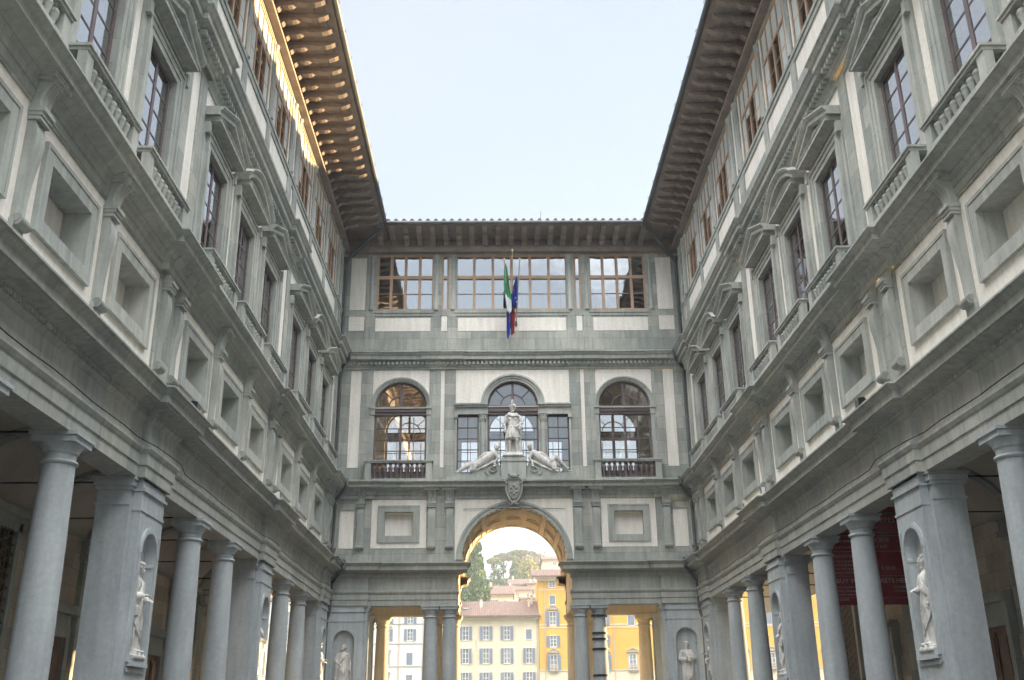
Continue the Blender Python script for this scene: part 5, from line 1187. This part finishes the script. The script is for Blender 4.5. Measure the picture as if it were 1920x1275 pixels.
def statue(name, me, wing, u, z, label, group=None, y=.12, rz=0, sc=1.0):
    (x, yy, zz), r = at(wing, u, z); off = Matrix.Rotation(r, 3, 'Z') @ Vector((0, y, 0))
    o = link(name, me, None, (x+off.x, yy+off.y, zz), r+rz); o.scale = (sc, sc, sc); tag(o, label, 'statue', group); return o
G = 'marble statues in the portico niches'
statue('niche_statue', robed('statue_a', 3, yaw=.9, arms='open', hair='none', hat='cap', sash=-1), 'L', 23.32, 3.11, 'robed marble statue in a flat cap holding out a hand, in the nearest left niche', G, -.02)
statue('niche_statue', robed('statue_b', 5, yaw=-.6, tilt=.35, arms='point', beard=.6, sash=1), 'R', 23.32, 3.11, 'balding marble statue in a long gown looking down, in the nearest right niche', G, -.02)
statue('niche_statue', robed('statue_c', 8, yaw=.8, arms='book', hat='laurel', beard=.4), 'L', 35.62, 3.11, 'robed marble statue in the second niche of the left portico', G, -.0)
statue('niche_statue', robed('statue_d', 11, yaw=-.5, arms='book', hair='short', beard=.3, sash=-1), 'R', 35.62, 3.11, 'robed marble statue in the second niche of the right portico', G, -.0)
statue('niche_statue', robed('statue_e', 14, yaw=.4, arms='open', hat='cap'), 'L', 47.92, 3.11, 'marble statue half hidden in the left corner niche', G, -.02)
statue('niche_statue', tunic_man('statue_f', 17), 'R', 47.92, 3.11, 'bare-legged marble statue with raised hand in the right corner niche', G, -.05)
statue('niche_statue', robed('statue_g', 21, yaw=-.7, arms='hip', sash=-1), 'F', -8.05, 3.11, 'marble statue with a draped cloak in the niche left of the arch', G, .02, sc=1.0)
statue('niche_statue', robed('statue_h', 25, yaw=-.2, arms='crossed', beard=1.6, hair='none', hat='cap', sash=1), 'F', 8.05, 3.11, 'long-bearded marble statue with crossed arms in the niche right of the arch', G, .02, sc=1.0)
statue('soldier_statue', tunic_man('soldier', 31, True), 'F', -.02, 14.14, 'helmeted marble soldier standing on the pedestal above the arch', None, -.30, sc=1.30)
def recliner(side):
    """nude reclining on the scroll; side=-1 lies on the left with head towards the centre"""
    m = M('marble'); f = -side
    P_ = lambda x, y, z: (side*x, y, z)     # x grows away from the pedestal
    # trunk
    m.cap(P_(1.02, -.30, 14.12), P_(1.35, -.34, 13.92), .25, .20); m.cap(P_(1.35, -.34, 13.92), P_(1.68, -.34, 13.68), .20, .23); m.ell(P_(1.72, -.33, 13.66), (.27, .23, .23))
    for sy in (-1, 1): m.ell(P_(1.08, -.42, 14.10+sy*.07), (.10, .08, .09))
    # legs
    if side < 0:
        m.cap(P_(1.75, -.40, 13.62), P_(2.20, -.46, 13.55), .19, .125); m.cap(P_(2.20, -.46, 13.55), P_(2.68, -.40, 13.28), .125, .07); m.cap(P_(1.75, -.26, 13.70), P_(2.22, -.26, 13.68), .19, .125); m.cap(P_(2.22, -.26, 13.68), P_(2.62, -.30, 13.40), .12, .068)
        feet = ((2.72, -.40, 13.24), (2.66, -.30, 13.35))
    else:
        m.cap(P_(1.75, -.40, 13.60), P_(2.12, -.42, 13.98), .19, .125); m.cap(P_(2.12, -.42, 13.98), P_(2.55, -.40, 13.50), .125, .07); m.cap(P_(1.75, -.26, 13.58), P_(2.25, -.26, 13.62), .19, .125); m.cap(P_(2.25, -.26, 13.62), P_(2.68, -.28, 13.34), .12, .068)
        feet = ((2.62, -.42, 13.42), (2.74, -.28, 13.28))
    for fx, fy, fz in feet:
        m.cap(P_(fx, fy, fz), P_(fx+.14, fy-.06, fz-.03), .05, .035)
        for k in range(5): m.cap(P_(fx+.14, fy-.06+(k-2)*.018, fz-.03), P_(fx+.18, fy-.07+(k-2)*.018, fz-.035), .014, .012, 6)
    # shoulders, neck, head, arms
    m.cap(P_(.98, -.42, 14.22), P_(.98, -.20, 14.20), .11, .11); m.cap(P_(.95, -.32, 14.22), P_(.86, -.34, 14.40), .08, .07); head(m, P_(.82, -.36, 14.52), side*.5, .25, .165, 0, 'short')
    m.cap(P_(.98, -.46, 14.18), P_(.78, -.52, 13.92), .105, .08); m.cap(P_(.78, -.52, 13.92), P_(.92, -.56, 13.66), .078, .05); hand(m, P_(.92, -.56, 13.66), (side*.2, -.1, -1), up=(0, 1, 0), s=1.3, side=side)
    m.cap(P_(1.05, -.22, 14.22), P_(1.42, -.40, 14.16), .105, .08); m.cap(P_(1.42, -.40, 14.16), P_(1.72, -.46, 13.92), .078, .05); hand(m, P_(1.72, -.46, 13.92), (side*.8, -.1, -.5), up=(0, 1, 0), s=1.3, side=side)
    # cloth under the body
    folds(m, [P_(.9, -.15, 13.88), P_(1.4, -.15, 13.62), P_(1.8, -.2, 13.40), P_(2.2, -.2, 13.24)], [P_(.85, -.48, 13.80), P_(1.4, -.46, 13.50), P_(1.8, -.44, 13.32), P_(2.1, -.4, 13.2)], 6, .06); folds(m, [P_(1.75, -.50, 13.80), P_(1.8, -.56, 13.55), P_(1.95, -.54, 13.3)], [P_(2.05, -.5, 13.72), P_(2.1, -.55, 13.5), P_(2.2, -.54, 13.28)], 5, .035)
    return sculpt('reclining_statue', m, .018, 1)
for side, lb in ((-1, 'reclining marble nude on the left scroll, both legs stretched out'), (1, 'reclining marble nude on the right scroll with one raised knee')):
    o = link('reclining_statue', recliner(side), None, (0, WALLY, 0)); 
    me = o.data; c = Vector((side*1.8, 0, 13.2)); me.transform(Matrix.Translation(-c)); o.location = (c.x, WALLY+c.y, c.z); tag(o, lb, 'statue', 'reclining figures above the arch')

# ------------------------------------------------------------------ flags
def flagpole(base, top, label):
    b = root('flagpole', base, label, 'flagpole', 'flagpoles over the upper cornice'); v = Vector(top)-Vector(base)
    m = M('gilt_pole'); m.tube([(0, 0, 0), tuple(v)], .028, 8); link('pole', m.mesh('pole', True), b)
    m = M('gilt_pole'); m.lathe(tuple(v), [(0, -.02), (.045, -.01), (.05, .02), (.03, .04), (.055, .08), (.055, .12), (0, .15)], 10); link('finial', m.mesh('finial', True), b)
    m = M('grey_metal'); m.cap((0, .1, -.12), (0, -.02, .05), .06, .05); link('bracket', m.mesh('bracket', True), b)
B0 = (.02, 49.3, 21.35)
flagpole((.05, 49.28, 21.35), (.02, 46.9, 24.30), 'tall middle flagpole leaning out from the wall')
flagpole((-.12, 49.28, 21.30), (-.40, 47.3, 23.98), 'left flagpole with the green and white flag')
flagpole((.22, 49.28, 21.30), (.40, 47.3, 23.98), 'right flagpole with the blue flag')
def flag(label, stations, mats, bands, seed, thick=.008, stars=()):
    """hanging cloth: stations (z, xc, yc, halfwidth); folds across the width; bands: material index by z"""
    m = M(*mats); rg = random.Random(seed); n = 22; secs = []; K = 40; z1, z0 = stations[0][0], stations[-1][0]
    for k in range(K+1):
        z = z1+(z0-z1)*k/K
        for i in range(len(stations)-1):
            if stations[i][0] >= z >= stations[i+1][0]-1e-6: t = (stations[i][0]-z)/(stations[i][0]-stations[i+1][0]); q = [a+(b_-a)*t for a, b_ in zip(stations[i], stations[i+1])]; break
        row = []
        for j in range(n+1):
            u = j/n; row.append((q[1]+.86*q[3]*(2*u-1), q[2]+(.09*sin(u*pi*5+seed+.6*z)+.05*sin(u*pi*11+z*2+seed))*min(1, q[3]*6), z+.06*sin(u*7+seed)*(k/K)))
        secs.append(row)
    c = (sum(s_[1] for s_ in stations)/len(stations), sum(s_[2] for s_ in stations)/len(stations), z0)
    for k in range(K):
        for j in range(n):
            u = (j+.5)/n; mi = bands(secs[k][j][2], u)
            A = [Vector(v)-Vector(c) for v in (secs[k][j], secs[k][j+1], secs[k+1][j+1], secs[k+1][j])]; m.add(A, [(0, 1, 2, 3)], mi)
    c = (c[0], c[1], c[2]+.72)
    me = m.mesh('flag'); bm = bmesh.new(); bm.from_mesh(me); bmesh.ops.remove_doubles(bm, verts=bm.verts, dist=1e-5); bmesh.ops.recalc_face_normals(bm, faces=bm.faces); bm.to_mesh(me); bm.free()
    me.polygons.foreach_set('use_smooth', [True]*len(me.polygons)); o = link('flag', me, None, c); md = o.modifiers.new('thickness', 'SOLIDIFY'); md.thickness = thick
    tag(o, label, 'flag', 'flags hanging from the poles')
    for sx, sz in stars:
        q = M('flag_gold'); pts = []
        for i in range(10): a = pi/2+i*pi/5; r = .05 if i % 2 == 0 else .021; pts.append((sx+r*cos(a), sz+r*sin(a)))
        q.prism(pts, 'y', -.15, -.14); link('star', q.mesh('star'), o)
flag('limp green and white flag on the left pole', [(23.35, -.34, 47.85, .02), (23.1, -.33, 47.9, .10), (22.2, -.29, 48.05, .16), (21.7, -.22, 48.1, .17), (21.0, -.16, 48.12, .14), (20.7, -.14, 48.12, .12)], ['flag_green', 'flag_white', 'flag_red'], lambda z, u: 0 if z > 21.62-.35*(u-.4) else 1, 1)
flag('limp deep blue flag with small gold stars on the right pole', [(22.75, .25, 48.2, .03), (22.5, .24, 48.2, .08), (22.0, .16, 48.25, .17), (21.5, .12, 48.3, .18), (21.15, .10, 48.3, .15)], ['flag_blue', 'flag_gold'], lambda z, u: 0, 4, stars=((.0, .35), (.06, .12)))
flag('narrow dark red and blue flag hanging in the middle', [(22.0, -.03, 48.75, .02), (21.6, -.02, 48.75, .07), (20.9, .02, 48.8, .16), (20.3, .03, 48.8, .13), (19.75, .02, 48.8, .10)], ['flag_dark', 'flag_red', 'flag_gold'], lambda z, u: 0 if (z > 21.05 or u < .35) else 1, 9)
flag('blue flag tip hanging lowest beside the middle flag', [(21.25, -.17, 48.6, .10), (20.9, -.17, 48.6, .14), (20.2, -.18, 48.6, .13), (19.7, -.20, 48.6, .10), (19.45, -.24, 48.6, .06)], ['flag_blue', 'flag_red'], lambda z, u: 1 if (.62 < u < .8 and z > 20.3) else 0, 13)

# ------------------------------------------------------------------ ticket banner
BX0, BX1, BY, BZ0, BZ1 = 9.72, 13.15, 32.9, 5.0, 8.15
b = root('ticket_banner', ((BX0+BX1)/2, BY, BZ0), 'dark red ticket price banner hung across the right portico', 'banner')
m = M('red_banner_cloth'); secs = []
for i in range(41): x = BX0+(BX1-BX0)*i/40; secs.append([(x, BY+.012*sin(i*.7)+dy, z) for dy, z in ((0, BZ0), (.01, BZ0), (.01, BZ1), (0, BZ1))])
m.strip(secs, closed=True); link('cloth', m.mesh('cloth'), b, keep=True)
def text(s_, x, z, size, parent, name='lettering', al='LEFT'):
    c = bpy.data.curves.new('t', 'FONT'); c.body = s_; c.size = size; c.align_x = al; c.resolution_u = 2; c.extrude = .002
    o = bpy.data.objects.new('t', c); COL.objects.link(o); dg = bpy.context.evaluated_depsgraph_get(); dg.update()
    me = bpy.data.meshes.new_from_object(o.evaluated_get(dg)); bpy.data.objects.remove(o); bpy.data.curves.remove(c)
    me.transform(Matrix.Translation((x, BY-.022, z)) @ Matrix.Rotation(pi/2, 4, 'X')); me.materials.clear(); me.materials.append(MATS['banner_letters']); return link(name, me, parent, keep=True)
text('TICKET TYPES', BX0+.9, 7.62, .26, b)
for i, (t_, z, sz) in enumerate((('FULL PRICE TICKET FOR THREE MUSEUMS', 7.42, .095), ('INTEGRATED TICKETS AND RESERVATIONS', 7.28, .095), ('BIGLIETTO INTERO', 6.98, .11), ('CUMULATIVO RIDUZIONE', 6.78, .11), ('PASSEPARTOUT 5 DAYS', 6.48, .14), ('VALID FOR ONE ENTRY TO EACH OF THE', 6.34, .085), ('MUSEUMS OVER FIVE CONSECUTIVE DAYS', 6.22, .085), ('THE FIRST VISIT MUST BE MADE BEFORE', 6.10, .085), ('INCLUDING TEMPORARY EXHIBITIONS', 5.98, .085))):
    text(t_, BX0+.15, z, sz, b)
text('€ 20.00', BX0+1.75, 7.0, .15, b); text('€ 6.00', BX0+1.78, 6.80, .14, b); text('€ 38.00', BX0+1.85, 6.10, .15, b)
text('BUY YOUR TICKETS HERE', BX0+.35, 5.68, .21, b)
for t_, x, z in (('FOR A GUIDED TOUR CALL', .3, 5.52), ('OFFICE, ENTRANCE 3', .3, 5.40), ('TICKETS AND PASSES', .3, 5.29), ('• MUSEUMS', 2.15, 5.52), ('• ON LINE', 2.15, 5.40)): text(t_, BX0+x, z, .085, b)
text('GALLERIE', BX0+.35, 5.14, .08, b)
for z in (7.2, 6.68, 5.9, 5.22): m = M('banner_letters'); m.box(BX0+.1, BX1-.1, BY-.02, BY-.014, z, z+.008); link('rule_line', m.mesh('rule_line'), b, keep=True)

# ------------------------------------------------------------------ flood lamps and cameras on the cornice
def lamp(wing, u, kind, label, p=.78, z=8.86):
    (x, y, zz), r = at(wing, u, z); d = Matrix.Rotation(r, 3, 'Z') @ Vector((0, -p+.18, 0)); b = root('flood_lamp', (x+d.x, y+d.y, z), label, 'lamp', 'small lamps on the lower cornice', rz=r)
    mt = 'black_iron' if kind == 'black' else 'white_metal'
    m = M(mt); m.box(-.02, .02, -.02, .02, 0, .16); m.box(-.12, .12, -.03, .03, .0, .02); link('stand', m.mesh('stand'), b)
    m = M(mt, 'grey_metal')
    if kind == 'black': m.prism([(-.20, .10), (-.20, .42), (.02, .46), (.10, .36), (.10, .16)], 'x', -.20, .20); m.box(-.18, .18, -.215, -.2, .12, .40, 1)
    else: m.box(-.11, .11, -.1, .08, .1, .42); m.box(-.09, .09, -.115, -.1, .13, .39, 1)
    link('housing', m.mesh('housing'), b); b.scale = (.68, .68, .68)
lamp('L', 24.2, 'black', 'black flood lamp on the left cornice by the nearest pier'); lamp('R', 24.2, 'black', 'black flood lamp on the right cornice by the nearest pier')
lamp('L', 34.6, 'white', 'white lamp box on the left cornice by the second pier'); lamp('R', 34.4, 'white', 'white upright lamp box on the right cornice by the second pier'); lamp('R', 37.0, 'white', 'white lamp box lying past the second pier on the right cornice')

# ------------------------------------------------------------------ air
m = M(); m.mats = []; bm_ = M('paving'); bm_.box(-1600, 1600, -80, 2000, -11, 75); hzme = bm_.mesh('haze'); hzme.materials.clear()
hm = bpy.data.materials.new('haze'); hm.use_nodes = True; hn = hm.node_tree.nodes; hn.remove(hn['Principled BSDF']); pv = hn.new('ShaderNodeVolumePrincipled')
pv.inputs['Color'].default_value = (.85, .9, 1, 1); pv.inputs['Density'].default_value = .0006; hm.node_tree.links.new(pv.outputs[0], hn['Material Output'].inputs['Volume']); hzme.materials.append(hm)
tag(link('haze', hzme), kind='stuff')
